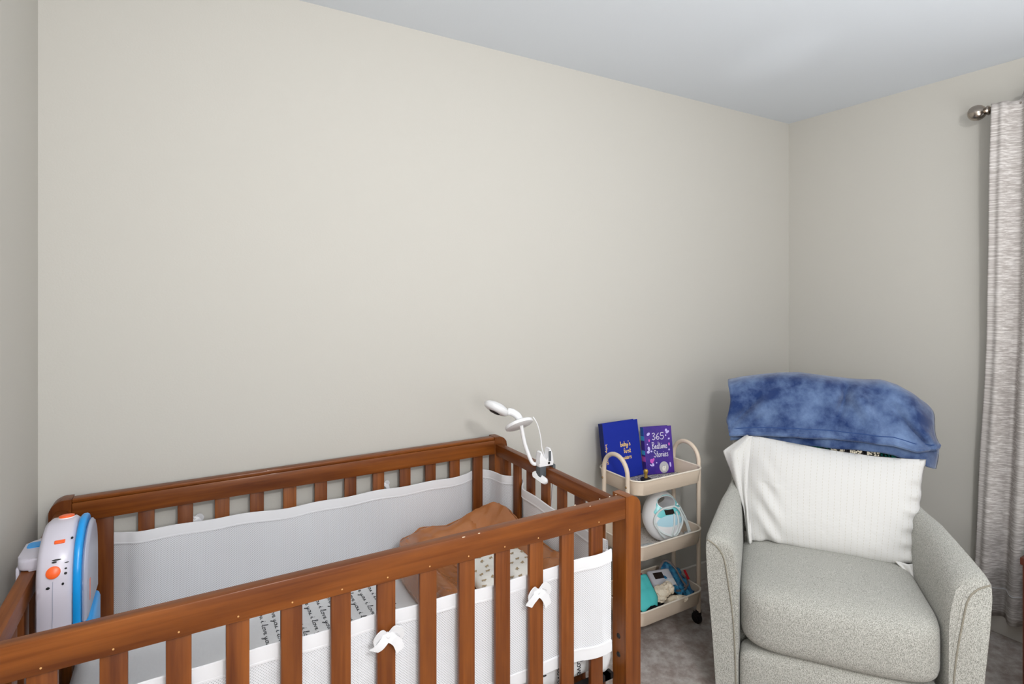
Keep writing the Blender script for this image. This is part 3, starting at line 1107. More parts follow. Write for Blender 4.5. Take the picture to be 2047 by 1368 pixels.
def tray(z0, z1):
    b_ = new()
    rings = []
    for ins, z, r in ((.010, z0, .040), (.006, z0 + .004, .042), (.0, z1 - .004, .044), (-.003, z1 - .002, .045), (-.003, z1, .045), (.0035, z1 + .0005, .042), (.004, z1 - .004, .041), (.010, z0 + .006, .038)):
        rings.append([b_.verts.new((p[0], p[1], z)) for p in rrect(TX0 + ins, TX1 - ins, TY0 + ins, TY1 - ins, r, 7)])
    n = len(rings[0])
    for A, B_ in zip(rings, rings[1:]):
        for k in range(n):
            b_.faces.new((A[k], A[(k + 1) % n], B_[(k + 1) % n], B_[k]))
    b_.faces.new(rings[0])
    b_.faces.new(rings[-1])
    return b_


for i, (z0, z1) in enumerate(TRAYS):
    t = part('tray', tray(z0, z1), M_BEIGE, ct)
    b = new()
    tube(b, [(p[0], p[1], z1) for p in rrect(TX0 - .001, TX1 + .001, TY0 - .001, TY1 + .001, .045, 7)], .0032, 8, True)
    part('rolled_rim', b, M_RIM, t, label='pale rolled rim')
    b = new()
    prism(b, rrect(TX0 + .013, TX1 - .013, TY0 + .013, TY1 - .013, .036), .001, Matrix.Translation((0, 0, z0 + .0065)))
    part('tray_base', b, M_DARKTRAY if i == 2 else M_WIRE, t, label='dark tray floor' if i == 2 else 'grey wire mesh tray floor', smooth=False)
HY, HR = 1.785, .073
for xf in (1.5445, 1.9575):
    pts = [(xf, HY - HR, .055), (xf, HY - HR, .40), (xf, HY - HR, .71)]
    pts += [(xf, HY - HR * math.cos(rad(a)), .716 + HR * math.sin(rad(a))) for a in range(0, 181, 12)]
    pts += [(xf, HY + HR, .71), (xf, HY + HR, .40), (xf, HY + HR, .055)]
    b = new(); tube(b, pts, .0092, 14)
    part('leg_frame', b, M_BEIGE, ct)
    sgn = -1 if xf < 1.7 else 1
    for yy in (HY - HR, HY + HR):
        for z0, z1 in TRAYS:
            b = new(); lathe(b, [(.0045, -.002), (.0045, .001), (.003, .003), (0, .0035)], frame((xf + sgn * .0092, yy, (z0 + z1) / 2 + .004), (sgn, 0, 0)), 12)
            part('screw', b, M_BRASS, ct, label='bronze screw head')
        b = new()
        box(b, xf - .012, xf + .012, yy - .006, yy + .010, .048, .062, .003)
        box(b, xf - .013, xf - .010, yy - .004, yy + .020, .018, .055, .001)
        box(b, xf + .010, xf + .013, yy - .004, yy + .020, .018, .055, .001)
        c = part('caster', b, M_BLACKMET, ct, label='black caster fork')
        b = new(); lathe(b, [(.008, -.009), (.022, -.009), (.0245, -.005), (.0245, .005), (.022, .009), (.008, .009)], frame((xf, yy + .010, .0245), (1, 0, 0)), 24)
        part('wheel', b, M_BLACKMET, c)

# ------------------------------------------------------------------ things on the top tier
bk = thing('book', 'large royal blue keepsake book with gold lettering leaning at the back of the cart', 'book', (1.65, 1.87, .649), 'books on the top tier of the cart')
lean = math.atan2(.040, .24)
# local frame: x right, y up along the cover, z towards viewer
Mb = Matrix.Translation((1.568, 1.862, .649)) @ Matrix.Rotation(rad(90) - lean, 4, 'X')
BW, BH, BT = .203, .243, .026
b = new()
box(b, 0, BW, 0, BH, 0, .003, .001, 1, Mb)
box(b, 0, BW, 0, BH, -BT, -BT + .003, .001, 1, Mb)
part('cover', b, M_BOOKBLUE, bk)
b = new(); box(b, -.001, .003, 0, BH, -BT, .0028, .001, 1, Mb)
sp = part('spine', b, M_SPINENAVY, bk, label='navy spine')
b = new(); box(b, .004, BW - .004, .003, BH - .004, -BT + .003, 0, 0, 1, Mb); part('page_block', b, M_PAGES, bk, smooth=False)
b = new()
write(b, "baby's", Mb @ Matrix.Translation((.088, .136, .0032)), .0145, .0105, .0016)
write(b, 'first', Mb @ Matrix.Translation((.104, .106, .0032)), .0145, .0105, .0016)
write(b, 'years', Mb @ Matrix.Translation((.096, .080, .0032)), .0145, .0105, .0016)
part('gold_lettering', b, M_GOLD, bk, label="gold lettering baby's first years", smooth=False)
b = new()
Ms = Mb @ Matrix(((0, 0, -1, -.0012), (0, 1, 0, .145), (1, 0, 0, -.013), (0, 0, 0, 1)))
Ms = Mb @ Matrix.Translation((.006, .155, .0032)) @ Matrix.Rotation(rad(-90), 4, 'Z')
write(b, "baby's first", Ms, .0115, .005, .0009)
part('spine_lettering', b, M_GOLD, sp, label='gold spine lettering', smooth=False)

pk = thing('book', 'purple storybook with silver lettering 365 bedtime stories standing on the cart', 'book', (1.84, 1.85, .649), 'books on the top tier of the cart')
lean2 = math.atan2(.030, .21)
yaw = math.atan2(-.034, .139)
Mp = Matrix.Translation((1.778, 1.846, .649)) @ Matrix.Rotation(yaw, 4, 'Z') @ Matrix.Rotation(rad(90) - lean2, 4, 'X')
PW, PH, PT = .140, .207, .030
b = new()
box(b, 0, PW, 0, PH, 0, .0028, .001, 1, Mp)
part('cover', b, M_PURPLE, pk)
b = new()
box(b, 0, PW - .006, 0, PH, -PT, -PT + .0028, .001, 1, Mp @ Matrix.Rotation(rad(-3), 4, 'Y'))
part('back_cover', b, M_PURPLE, pk)
b = new(); box(b, .004, PW - .010, .003, PH - .004, -PT + .004, 0, 0, 1, Mp); part('page_block', b, M_PAGES, pk, smooth=False)
b = new(); box(b, -.0015, .002, 0, PH, -PT, .0026, .0008, 1, Mp)
sp = part('spine', b, mat('violet_spine', srgb(70, 50, 150), .4, .4), pk)
for y0, y1, m_, lab in ((.170, .2055, mat('blue_spine_band', srgb(46, 96, 176), .4, .4), 'blue spine band'), (.148, .168, mat('sky_spine_band', srgb(70, 178, 226), .4, .4), 'light blue spine band'),
                        (.086, .104, mat('sky_spine_band_low', srgb(70, 178, 226), .4, .4), 'light blue spine band'), (.056, .078, M_PINK, 'pink spine picture'), (.004, .016, M_LILAC, 'pale mark at spine foot')):
    b = new(); box(b, -.0022, -.0014, y0, y1, -PT + .002, .001, 0, 1, Mp)
    part('spine_band', b, m_, sp, label=lab, smooth=False)
b = new()
L_ = .0030
write(b, '365', Mp @ Matrix.Translation((.036, .150, L_)), .0250, .0150, .0016)
write(b, 'Bedtime', Mp @ Matrix.Translation((.034, .110, L_)), .0148, .0150, .0014)
write(b, 'Stories', Mp @ Matrix.Translation((.040, .074, L_)), .0160, .0150, .0014)
write(b, 'a story for you', Mp @ Matrix.Translation((.050, .058, L_)) @ Matrix.Rotation(rad(6), 4, 'Z'), .0072, .0032, .0005) if False else None
part('silver_lettering', b, M_SILVER, pk, label='silver lettering 365 Bedtime Stories', smooth=False)


def decal(b_, x, y, rx, ry, a=0, n=16):
    lathe(b_, [(0, .0006), (1, .0006), (1, 0)], Mp @ Matrix.Translation((x, y, .0029)) @ Matrix.Rotation(rad(a), 4, 'Z') @ Matrix.Diagonal((rx, ry, 1, 1)), n)


b = new(); decal(b, .088, .027, .023, .025, 0, 32); part('cover_picture', b, M_MOON, pk, label='grey moon circle', smooth=False)
b = new()
for x, y, rx, ry, a in ((.082, .020, .0035, .010, 0), (.090, .017, .004, .008, 8), (.094, .025, .003, .009, -10), (.086, .029, .006, .0025, 0)):
    lathe(b, [(0, .0006), (1, .0006), (1, 0)], Mp @ Matrix.Translation((x, y, .0036)) @ Matrix.Rotation(rad(a), 4, 'Z') @ Matrix.Diagonal((rx, ry, 1, 1)), 12)
part('cover_picture', b, M_PAGES, pk, label='white shapes in the moon', smooth=False)
b = new()
for x, y, rx, ry, a in ((.020, .176, .009, .006, 35), (.112, .188, .006, .007, 0), (.118, .180, .010, .005, 30), (.018, .112, .006, .010, 10), (.014, .098, .007, .006, 0), (.030, .100, .005, .004, 0), (.123, .150, .005, .004, 20),
                        (.121, .036, .004, .011, 5), (.024, .040, .008, .003, -35), (.034, .042, .005, .007, 20), (.120, .102, .004, .004, 0), (.052, .049, .003, .003, 0), (.012, .132, .003, .003, 0), (.108, .166, .003, .004, 0)):
    decal(b, x, y, rx, ry, a)
part('cover_picture', b, M_LILAC, pk, label='pale lilac moon and star pictures', smooth=False)
b = new()
for x, y, rx, ry, a in ((.028, .058, .008, .010, 20), (.036, .062, .005, .009, -30), (.022, .148, .004, .006, 0), (.122, .126, .004, .007, 0)):
    decal(b, x, y, rx, ry, a)
part('cover_picture', b, M_PINK, pk, label='pink flower pictures', smooth=False)

kb = thing('lidded_jar', 'small round black lid with upright gold knob at front of top tier', 'jar', (1.692, 1.762, .648))
b = new(); lathe(b, [(.019, 0), (.020, .016), (.023, .017), (.023, .023), (.019, .026), (0, .027)], Matrix.Translation((1.692, 1.762, .648)), 24); part('base', b, M_BLACK, kb)
b = new(); lathe(b, [(.0075, .026), (.0075, .033), (.006, .041), (.009, .049), (.010, .056), (.007, .062), (0, .064)], Matrix.Translation((1.692, 1.762, .648)), 18)
part('knob', b, M_GOLDKNOB, kb, label='gold knob')

# ------------------------------------------------------------------ breast pump on the middle tier
bp = thing('breast_pump', 'white and aqua egg shaped breast pump on the middle cart tier', 'breast pump', (1.800, 1.775, .385))
PC = Vector((1.800, 1.775, .491))
prx, pry, prz = .090, .070, .106
tilt = Matrix.Translation(PC) @ Matrix.Rotation(rad(-14), 4, 'Z') @ Matrix.Rotation(rad(-12), 4, 'X')
b = new(); rs = bmesh.ops.create_uvsphere(b, u_segments=48, v_segments=32, radius=1)['verts']
for v in rs:
    c = v.co
    y = c.y
    if y < 0:
        y *= .78
    w = 1.0 if c.z < 0 else 1 - .16 * c.z
    v.co = Vector((c.x * prx * w, y * pry * 1.05, c.z * prz))
bmesh.ops.transform(b, matrix=tilt, verts=rs)
tmp = bpy.data.meshes.new('tmp'); b.to_mesh(tmp); b.free()
ob = bpy.data.objects.new('tmp', tmp); COL.objects.link(ob)
b = new(); cut = lathe(b, [(1, -.2), (1, .2)], tilt @ Matrix.Translation((.004, 0, .058)) @ Matrix.Rotation(rad(90), 4, 'X') @ Matrix.Diagonal((.042, .024, 1, 1)), 32)
bmesh.ops.recalc_face_normals(b, faces=b.faces)
tm2 = bpy.data.meshes.new('tmp2'); b.to_mesh(tm2); b.free()
oc = bpy.data.objects.new('tmp2', tm2); COL.objects.link(oc)
md = ob.modifiers.new('cut', 'BOOLEAN'); md.operation = 'DIFFERENCE'; md.object = oc; md.solver = 'EXACT'
dg = bpy.context.evaluated_depsgraph_get(); dg.update()
res = bpy.data.meshes.new_from_object(ob.evaluated_get(dg))
bpy.data.objects.remove(ob); bpy.data.objects.remove(oc)
b = new(); b.from_mesh(res)
part('body', b, M_WHITE_PL, bp, angle=50)


def pump_front(x, z, lift=.001):
    """local x,z -> point on the front of the egg"""
    w = 1.0 if z < 0 else 1 - .16 * z / prz
    q = 1 - (x / (prx * w)) ** 2 - (z / prz) ** 2
    y = -math.sqrt(max(q, 0.0)) * pry * 1.05 * .78
    return tilt @ Vector((x * (1 + lift / prx), y - lift, z))


def face_patch(f_in, m_, nm, lift, lab=None, nu=40, nv=14):
    b_ = new()
    grid(b_, lambda u, v: pump_front(*f_in(u, v), lift), nu, nv)
    bmesh.ops.remove_doubles(b_, verts=b_.verts, dist=.0001)
    return part(nm, b_, m_, bp, label=lab)


# aqua upper part of the face around the handle opening and the display
def aq(u, v):
    a = PI * 2 * u
    x, z = .004 + .045 * math.cos(a) , .058 + .027 * math.sin(a)
    X_, Z_ = .006 + .068 * math.cos(a) * (1.0 if math.sin(a) < 0 else .82), .030 + (.058 if math.sin(a) > 0 else .042) * math.sin(a)
    return (x + (X_ - x) * v, z + (Z_ - z) * v)


face_patch(aq, M_AQUA, 'face_plate', .0014, 'aqua face plate')
face_patch(lambda u, v: (.008 + .062 * v * math.cos(2 * PI * u), -.022 + .030 * v * math.sin(2 * PI * u)), M_PALEAQUA, 'keypad', .0020, 'pale blue keypad')
face_patch(lambda u, v: (-.056 + .116 * u + .0, -.030 - .010 * math.sin(PI * u) - (.052 - .028 * abs(2 * u - 1) ** 2) * v), M_WHITE_PL, 'lower_cover', .0024)
face_patch(lambda u, v: (-.020 + .044 * u + .004 * (1 - v), .010 + .020 * v), M_SCREEN, 'display', .0030, 'dark display')
b = new()


def pfl(pts, lift=.006):
    return [pump_front(x, z, lift) if abs(x) < .088 and abs(z) < .104 else tilt @ Vector((x, -.02, z)) for x, z in pts]


tubes = [
    catmull(pfl([(.02, .04), (-.03, .034), (-.058, .005), (-.060, -.030), (-.030, -.062), (.012, -.082)]), 6),
    catmull(pfl([(-.02, .036), (.03, .040), (.060, .010), (.066, -.030), (.045, -.070), (.022, -.084), (.012, -.07), (.018, -.030), (.022, .012)]), 6),
    catmull(pfl([(.034, .02), (.040, -.02), (.036, -.06), (.022, -.080)]), 6),
    catmull(pfl([(-.056, -.02), (-.046, -.055), (-.020, -.085)]), 6),
    catmull([pump_front(.055, .03, .006), (1.872, 1.735, .50), (1.895, 1.725, .45), (1.905, 1.72, .405)], 6),
    catmull([pump_front(.05, .045, .006), (1.885, 1.755, .52), (1.915, 1.745, .46), (1.928, 1.735, .41)], 6),
]
for t_ in tubes:
    tube(b, t_, .0042, 8)
part('tubing', b, M_TUBE, bp, label='clear looping tubes')

b = new(); blob(b, (1.915, 1.715, .399), (.022, .030, .012), 3, .35, 4, 3, True)
solo('plastic_bag', b, M_BAG, 'crumpled clear plastic bag on middle cart tier right of the pump', 'plastic bag', 'plastic bags on the middle tier')
b = new(); blob(b, (1.660, 1.718, .399), (.040, .028, .012), 3, .35, 4, 9, True)
solo('plastic_bag', b, M_BAG, 'crumpled white plastic bag on middle cart tier behind the crib post', 'plastic bag', 'plastic bags on the middle tier')

# ------------------------------------------------------------------ things on the bottom tier
def fold_sheet(name, f, m_, th, label, cat, nu=18, nv=18):
    b_ = new()
    grid(b_, f, nu, nv)
    o = solo(name, b_, m_, label, cat)
    solidify(o, th, 0)
    return o


def tealf(u, v):
    x = 1.600 + .118 * u
    y = 1.700 + .085 * v
    z = .150 + .085 * v + .02 * math.sin(u * 2.6) + .008 * noise.noise(Vector((u * 4, v * 4, 1)))
    if v < .25:
        x += (.25 - v) * .18 * (0.5 - u)
    return Vector((x, y, z))


fold_sheet('teal_pouch', tealf, M_TEAL, .006, 'folded teal fabric pouch on the bottom cart tier beside the crib post', 'pouch')
dv = thing('blood_pressure_monitor', 'grey blood pressure monitor with black display on the bottom cart tier', 'medical monitor', (1.835, 1.822, .125))
Mv = Matrix.Translation((1.838, 1.815, .176)) @ Matrix.Rotation(rad(-14), 4, 'Z') @ Matrix.Rotation(rad(28), 4, 'X')
b = new(); box(b, -.056, .056, -.048, .048, -.020, .018, .010, 3, Mv); part('case', b, M_DEVICE, dv)
b = new(); box(b, -.036, .010, .000, .030, .0180, .0195, .0005, 1, Mv); part('display', b, M_SCREEN, dv, label='black display')
b = new(); box(b, .005, .046, -.040, -.008, .0175, .024, .006, 3, Mv); part('button', b, M_WHITE_PL, dv, label='large white button')
b = new(); tube(b, catmull([(1.860, 1.855, .20), (1.872, 1.83, .252), (1.890, 1.79, .235), (1.900, 1.755, .19), (1.905, 1.735, .168), (1.875, 1.725, .165), (1.84, 1.73, .17)], 8), .0045, 8)
tube(b, catmull([(1.895, 1.74, .17), (1.915, 1.735, .172), (1.925, 1.75, .19), (1.922, 1.78, .20)], 8), .0045, 8)
part('air_tube', b, M_GREYTUBE, dv, label='grey air tube')


def cufff(u, v):
    x = 1.845 + .085 * u
    y = 1.715 + .150 * v
    z = .142 + .085 * v * (.5 + .5 * u) + .016 * math.sin(u * 7 + v * 3) + .022 * noise.noise(Vector((u * 6, v * 6, 4)))
    return Vector((x, y, max(z, .128)))


fold_sheet('arm_cuff', cufff, M_NAVYBLUE, .010, 'crumpled blue fabric arm cuff at the right of the bottom cart tier', 'arm cuff')
b = new(); box(b, -.006, .006, -.020, .020, -.002, .002, .001, 1, Matrix.Translation((1.921, 1.748, .212)) @ Matrix.Rotation(rad(50), 4, 'X'))
solo('red_tag', b, M_RED, 'small red tag on the blue arm cuff in the bottom cart tier', 'tag')
b = new()
for i, (c, r) in enumerate((((1.772, 1.752, .176), (.030, .026, .022)), ((1.797, 1.742, .186), (.024, .022, .022)), ((1.752, 1.735, .160), (.022, .016, .014)))):
    blob(b, c, r, 3, .38, 3.2, 5 + i * 3, True)
blob(b, (1.800, 1.708, .150), (.026, .040, .016), 3, .3, 4, 21, True, Matrix.Rotation(rad(20), 4, 'Z') @ Matrix.Rotation(rad(-30), 4, 'X'))
blob(b, (1.825, 1.705, .146), (.018, .042, .014), 3, .3, 4, 27, True, Matrix.Rotation(rad(12), 4, 'Z') @ Matrix.Rotation(rad(-30), 4, 'X'))
solo('crumpled_cloth', b, M_CREAM, 'crumpled cream cloth hanging at the front of the bottom cart tier', 'cloth')
b = new(); blob(b, (1.742, 1.850, .170), (.034, .022, .040), 3, .25, 5, 2, True)
solo('wrapped_packet', b, M_MAGENTA, 'small purple and red packet behind the teal pouch in bottom tier', 'packet')

# ================================================================== ARMCHAIR (local axes u right, v back, z up)
CO, CR, CB = Vector((1.826, 1.033, 0)), Vector((.595, -.804, 0)), Vector((.804, .595, 0))


def C(u, v, z):
    return CO + CR * u + CB * v + Vector((0, 0, z))


MC = Matrix(((CR.x, CB.x, 0, CO.x), (CR.y, CB.y, 0, CO.y), (0, 0, 1, 0), (0, 0, 0, 1)))
ch = thing('armchair', 'pale grey tweed recliner armchair in the corner beside the cart', 'armchair', tuple(C(0, .4, 0)))


def arm(s):
    """arm: rounded section swept back; front leans in towards the floor"""
    b_ = new()
    secs = []
    ts = [0, .012, .035, .10, .2, .3, .42, .56, .70, .80]
    for v in ts:
        ins = .010 if v == 0 else (.003 if v == .012 else 0)
        top = .602 + .048 * min(v / .30, 1) ** 0.8 - ins * .6
        uo = .407 - ins * .5 - .135 * min(v, .5) - .03 * max(0, v - .5)
        ui = .297 + ins * .4 - .02 * min(v, .5)
        w = uo - ui
        fl = 1 - min(v / .5, 1) * .5
        # outer side bottom -> top -> inner side bottom
        pts = [(uo - .034 * fl, .06), (uo - .022 * fl, .25), (uo - .006 * fl, .45), (uo - .001, top - .050), (uo - .002, top - .016), (uo - .010, top - .003), (uo - .33 * w, top + .001),
               (ui + .33 * w, top - .010), (ui + .12 * w, top - .038), (ui, top - .10), (ui - .004, .44), (ui - .004, .25), (ui - .004, .06)]
        secs.append([b_.verts.new(C(s * p[0], v + (.018 * max(0, (.5 - p[1])) if v < .05 else 0), p[1])) for p in pts])
    for A, B_ in zip(secs, secs[1:]):
        for i in range(len(A)):
            j = (i + 1) % len(A)
            b_.faces.new((A[i], A[j], B_[j], B_[i]))
    b_.faces.new(secs[0])
    b_.faces.new(secs[-1])
    return b_


for s, nm in ((-1, 'left'), (1, 'right')):
    o = part('arm', arm(s), M_TWEED, ch, angle=60)
    # piped seam round the front panel
    pts = [(.303, .08), (.308, .25), (.316, .36), (.331, .47), (.343, .535), (.365, .570), (.396, .590)]
    b = new()
    tube(b, [C(s * p[0], -.001 + .018 * max(0, .5 - p[1]), p[1]) for p in catmull([(q[0], q[1], 0) for q in pts], 6) for p in [(p.x, p.y)]], .0026, 8)
    part('piping', b, M_SEAM, o, label='stitched seam round the arm front')
    for off in (.010,):
        b = new()
        tube(b, [C(s * (p[0] - off), -.0005 + .018 * max(0, .5 - p[1]), p[1] + off * .6) for p in catmull([(q[0], q[1], 0) for q in pts[1:-1]], 6) for p in [(p.x, p.y)]], .0009, 6)
        part('stitching', b, M_TWEED, o)


def cushion(u0, u1, v0, v1, z0, z1, crown=.02, n=18, e=6.0, nz=0):
    """soft box: superellipsoid with crown on top"""
    b_ = new()
    rs_ = bmesh.ops.create_cube(b_, size=2.0)['verts']
    bmesh.ops.subdivide_edges(b_, edges=b_.edges[:], cuts=n, use_grid_fill=True)
    for v in b_.verts:
        c = v.co
        L = (abs(c.x) ** e + abs(c.y) ** e + abs(c.z) ** e) ** (1 / e)
        p = c / L
        x = (u0 + u1) / 2 + p.x * (u1 - u0) / 2
        y = (v0 + v1) / 2 + p.y * (v1 - v0) / 2
        z = (z0 + z1) / 2 + p.z * (z1 - z0) / 2
        z += crown * max(0, p.z) * (1 - p.x ** 2) * (1 - p.y ** 2)
        y -= crown * .8 * max(0, -p.y) * (1 - p.x ** 2) * (1 - p.z ** 2)
        q = noise.noise(Vector((x * 5, y * 5, z * 5 + nz)))
        z += .004 * q
        v.co = C(x, y, z)
    return b_


part('seat_cushion', cushion(-.294, .294, -.030, .52, .235, .455, .020), M_TWEED, ch, angle=80)
part('footrest', cushion(-.292, .292, -.015, .10, .055, .238, .012, 14, 7), M_TWEED, ch, angle=80)
b = new(); box(b, -.36, .36, .12, .84, .05, .30, .01, 2, MC)
part('base_frame', b, M_TWEED, ch)


def back_cushion():
    b_ = new()
    bmesh.ops.create_cube(b_, size=2.0)
    bmesh.ops.subdivide_edges(b_, edges=b_.edges[:], cuts=16, use_grid_fill=True)
    e = 6
    for v in b_.verts:
        c = v.co
        L = (abs(c.x) ** e + abs(c.y) ** e + abs(c.z) ** e) ** (1 / e)
        p = c / L
        z = .74 + p.z * .315
        x = p.x * (.335 - .02 * max(0, p.z))
        y = .555 + .27 * (z - .5) + p.y * .085 + .0
        z -= .018 * max(0, p.z) * (p.x ** 2)
        v.co = C(x, y, z)
    return b_


part('backrest', back_cushion(), M_TWEED, ch, angle=80)

# ------------------------------------------------------------------ blankets and pillow on the chair
def back_front(z):
    return .470 + .27 * (z - .5)


TOPZ = [(-.345, 1.052), (-.30, 1.066), (-.217, 1.082), (-.14, 1.094), (-.057, 1.100), (.05, 1.090), (.131, 1.084), (.19, 1.083), (.25, 1.086), (.30, 1.070), (.357, 1.036), (.39, 1.008), (.418, .978)]
HEM = [(-.345, .848), (-.258, .857), (-.1, .866), (.03, .869), (.15, .871), (.26, .866), (.33, .850), (.38, .852), (.42, .862)]


def blanket(u, v, layer=0):
    s = -.345 + .763 * u
    zt = lerp_tab(TOPZ, s) - (0 if layer == 0 else .012)
    hem = lerp_tab(HEM, s)
    if layer == 1:
        hem = hem - lerp_tab([(-.3, .034), (.05, .049), (.22, .045), (.30, .052), (.34, .050)], s) - (.050 * max(0, (s - .34) / .08) if s > .34 else 0)
    side = max(0, s - .325)
    # path: back hem -> top -> front hem
    if v < .30:
        t = v / .30
        z = .80 + (zt - .055 - .80) * t
        d = .80 - .02 * t + .0
    elif v < .50:
        a = (v - .30) / .20 * PI
        z = zt - .055 + .055 * math.sin(a)
        vf = back_front(zt - .055)
        d = (.78 + vf) / 2 + (.78 - vf) / 2 * math.cos(a)
    else:
        t = (v - .5) / .5
        z = zt - .055 + (hem - zt + .055) * t
        d = back_front(z) - .014 - .008 * math.sin(t * PI) - (.022 * t ** 4 if layer == 0 else 0)
    if layer == 1:
        d += .004
    elif v > .4:
        d -= .010
    if v > .36:
        k = min(1, (v - .36) / .15)
        q = Vector((s * 6, z * 6, layer * 3.3))
        d += k * (.015 * noise.noise(q) + .010 * noise.noise(q * 2.3))
        # folds: left diagonals, centre dent, right drape lines
        for u0, z0, sl, w, am in ((-.29, .93, 1.0, .018, .011), (-.25, .93, .95, .020, -.010), (.105, 1.03, 3.0, .022, .020), (.16, 1.0, -2.2, .025, -.012), (.325, .93, -1.3, .018, .016), (.365, .90, -1.1, .014, -.014)):
            dd = ((s - u0) * sl - (z - z0)) / math.sqrt(1 + sl * sl)
            al = ((s - u0) + (z - z0) * sl) / math.sqrt(1 + sl * sl)
            d += k * 1.9 * am * math.exp(-(dd / w) ** 2) * math.exp(-(al / .10) ** 2)
    d += side * side * 9.0 * (1 if v > .3 else -1)
    return C(s + (.006 * math.sin(z * 40) if s > .39 or s < -.33 else 0), d, z)


bl = thing('plush_blanket', 'blue plush blanket folded over the back of the grey armchair', 'blanket', tuple(C(0, .66, .8)))
b = new(); grid(b, lambda u, v: blanket(u, v, 1), 70, 60)
solidify(part('lower_layer', b, M_PLUSH, bl, angle=180), .010)
b = new(); grid(b, lambda u, v: blanket(u, v, 0), 70, 60)
solidify(part('upper_layer', b, M_PLUSH, bl, angle=180), .016)
b = new(); tube(b, [blanket(i / 70, 1.0, 0) for i in range(71)], .0095, 8)
part('hem', b, M_PLUSH, bl)
b = new(); tube(b, [blanket(i / 70, .925, 0) + CB * -.0085 for i in range(71)], .0022, 6)
part('hem_stitch', b, mat('pale_blue_stitch', srgb(58, 82, 132), .9, .1), bl)


def afg(u, v):
    s = -.12 + .42 * u
    z = .50 + .345 * v
    return C(s, back_front(z) - .006 + .002 * noise.noise(Vector((s * 20, z * 20, 0))), z)


b = new(); grid(b, afg, 30, 20, lambda u, v: (-.12 + .42 * u, .345 * v))
o = solo('crochet_afghan', b, M_CROCHET, 'green cream and black crocheted afghan peeking between blue blanket and white pillow', 'blanket')
solidify(o, .005)

# pillow
pl_ = thing('pillow', 'white bed pillow with faint dashed stripes leaning on the grey armchair', 'pillow', tuple(C(0, .42, .46)))
TOPE = [(-.268, .852), (-.15, .840), (0, .825), (.08, .819), (.2, .814), (.30, .816), (.364, .820)]
BOTE = [(-.258, .449), (-.2, .462), (-.1, .456), (0, .452), (.092, .452), (.20, .450), (.26, .455), (.30, .458)]


def pil(u, v, side):
    a, c = 2 * u - 1, 2 * v - 1
    # left and right edges as functions of v
    L_ = lerp_tab([(0, -.258), (.35, -.275), (.7, -.275), (1, -.266)], v)
    R_ = lerp_tab([(0, .300), (.15, .302), (.45, .322), (.8, .342), (1, .362)], v)
    s = L_ + (R_ - L_) * u
    zt = lerp_tab(TOPE, -.268 + .632 * u)
    zb = lerp_tab(BOTE, -.258 + .558 * u)
    z = zb + (zt - zb) * v
    pf_ = ((1 - abs(a) ** 3.2) * (1 - abs(c) ** 3.0))
    th = .078 * max(pf_, 0) ** .62 + .003
    y = .397 + .33 * (z - .47)
    q = Vector((s * 7, z * 7, side * 2))
    y += -side * th * (1.0 if side > 0 else .55)
    e = min(1 - abs(a), 1 - abs(c))
    wr = max(0, 1 - e / .35)
    if side > 0:
        y += .007 * wr * noise.noise(Vector((s * 22, z * 22, 0))) + .005 * noise.noise(q)
        # gathers at the lower left and right edge
        y += .009 * math.exp(-((a + .72) / .12) ** 2) * math.sin(s * 70 + z * 60) * (1 if c < .2 else .3)
        y += .006 * math.exp(-((a - .92) / .10) ** 2) * math.sin(z * 110 + s * 30)
    return C(s, y, z)


b = new()
grid(b, lambda u, v: pil(u, v, 1), 72, 56, lambda u, v: (u * .63, v * .4))
grid(b, lambda u, v: pil(1 - u, v, -1), 72, 56, lambda u, v: (u * .63, v * .4))
bmesh.ops.remove_doubles(b, verts=b.verts, dist=.0045)
pw = part('pillowcase', b, M_PILLOW, pl_, angle=180)
# open hem of the pillowcase folding out on the left
HL = [(0, -.262, .447), (.35, -.283, .57), (.62, -.316, .66), (.88, -.366, .772), (1.0, -.345, .79)]


def flap(u, v):
    i = v
    zi = .452 + (.850 - .452) * v
    inner = Vector((-.252 - .010 * math.sin(v * PI), zi, 0))
    ox = lerp_tab([(0, -.266), (.3, -.284), (.55, -.318), (.8, -.364), (.86, -.366), (1, -.272)], v)
    oz = lerp_tab([(0, .446), (.3, .57), (.55, .66), (.8, .768), (.86, .778), (1, .852)], v)
    x = inner.x + (ox - inner.x) * u
    z = inner.y + (oz - inner.y) * u
    y = .385 + .33 * (z - .47) - .018 * math.sin(u * PI) + .010 * math.sin(u * 11 + z * 22) * math.sin(v * PI) + .012 * u
    return C(x, y, z)


b = new(); grid(b, flap, 16, 40, lambda u, v: (u * .09, v * .4))
solidify(part('open_hem', b, M_PILLOW, pl_, angle=180), .004)
# loose corner of the case at the lower right
b = new()
grid(b, lambda u, v: C(.232 + .070 * u - .0 * v + .052 * v * (1 - u), .372 + .33 * (-.01 - .03 * v) + .006 * math.sin(u * 9), .468 - .062 * v * (1 - .25 * (1 - u))), 10, 10, lambda u, v: (u * .07, v * .05))
solidify(part('case_corner', b, M_PILLOW, pl_, angle=180), .004)

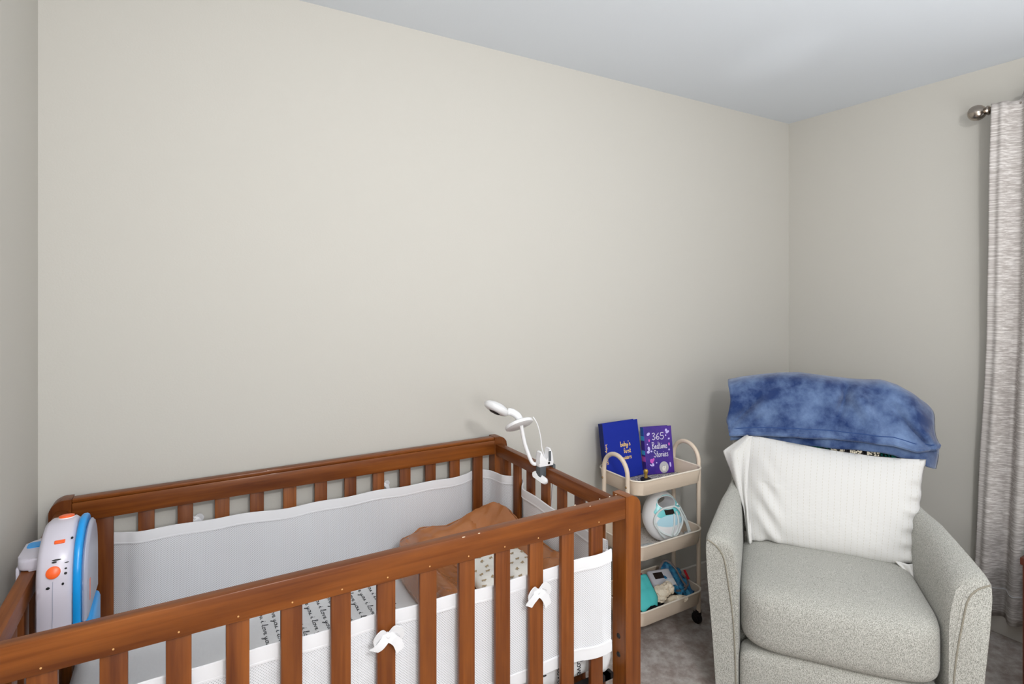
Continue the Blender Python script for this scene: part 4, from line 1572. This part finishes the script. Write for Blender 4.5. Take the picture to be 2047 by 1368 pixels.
# ================================================================== CURTAIN AND ROD
RX = 2.925
rd = thing('curtain_rod', 'brushed nickel curtain rod with ball finial above the right wall window', 'curtain rod', (RX, .3, 2.225))
b = new(); tube(b, [(RX, .995, 2.228), (RX, -.75, 2.228)], .009, 14); part('rod', b, M_NICKEL, rd)
b = new()
lathe(b, [(.010, 0), (.020, .003), (.022, .008), (.014, .013), (.012, .017), (.018, .020), (.0205, .026), (.015, .032), (.014, .034), (.021, .038), (.028, .046), (.0325, .058), (.0330, .067), (.0305, .078), (.025, .087), (.015, .0945), (0, .0975)],
      frame((RX, .995, 2.228), (0, 1, 0)), 56)
part('finial', b, M_NICKEL, rd)
b = new(); box(b, X1 - .006, X1, .93, .96, 2.19, 2.25, .002); tube(b, [(X1 - .004, .945, 2.215), (RX, .945, 2.215)], .006, 10)
part('bracket', b, M_NICKEL, rd)


def curt(u, v):
    """u along the rod from the wall side towards the photographer, v from hem to top"""
    spread = (1 - v)
    y0 = .995 + .040 * spread ** .9 + .070 * max(0, spread - .45)
    y = y0 - .62 * u - .01 * spread
    # soft pleats; the second pleat stands towards the room and higher
    am = .021
    x = RX - .028 - am * math.cos(2 * PI * max(0, u - .060 - .01 * spread) / .142) + .010 * spread * math.sin(u * 40 + 2)
    x -= .0035 * math.sin(u * 110 + 1) * (1 if u < .12 else .3)
    dx_ = .075 * min(1, spread * 1.6)
    x += dx_
    y += .33 * dx_
    x = min(x, X1 - .012)
    top = 2.238 + .036 * min(1, max(0, (u - .13) / .03))
    bot = .084
    z = bot + (top - bot) * v
    y += .004 * noise.noise(Vector((u * 8, z * 2, 0)))
    return Vector((x, y, z))


cu = thing('curtain', 'light taupe slubbed curtain hanging from the nickel rod on the right wall', 'curtain', (RX, .72, .084))
b = new(); grid(b, curt, 120, 70)
solidify(part('fabric', b, M_CURTAIN, cu, angle=180), .003)
b = new(); grid(b, lambda u, v: curt(u, .055 + .0 * v) + Vector((-.003, 0, .004 * v)), 120, 1)
solidify(part('hem_stitch', b, M_TRIMWHITE, cu, label='pale hem stitching'), .0015)

# ================================================================== NIGHTSTAND just entering at the right edge
ns = thing('nightstand', 'dark brown wooden nightstand at the right edge in front of the curtain', 'nightstand', (2.54, .50, 0))
NX0, NX1, NY0, NY1 = 2.322, 2.76, .27, .722
b = new(); box(b, NX0 - .01, NX1 + .01, NY0 - .01, NY1 + .004, .585, .610, .004); part('top', b, M_DARKWOOD, ns)
b = new(); box(b, NX0, NX1, NY0, NY1, .16, .585, .003); part('cabinet', b, M_DARKWOOD, ns)
for x in (NX0 + .02, NX1 - .02):
    for y in (NY0 + .02, NY1 - .02):
        b = new(); box(b, x - .018, x + .018, y - .018, y + .018, 0, .16, .003); part('leg', b, M_DARKWOOD, ns)
b = new(); box(b, NX0 - .008, NX0, NY0 + .03, NY1 - .03, .38, .56, .003); dr = part('drawer', b, M_DARKWOOD, ns)
b = new(); lathe(b, [(.006, 0), (.006, .012), (.013, .018), (.012, .026), (0, .028)], frame((NX0 - .008, .5, .47), (-1, 0, 0)), 16); part('knob', b, M_NICKEL, dr)
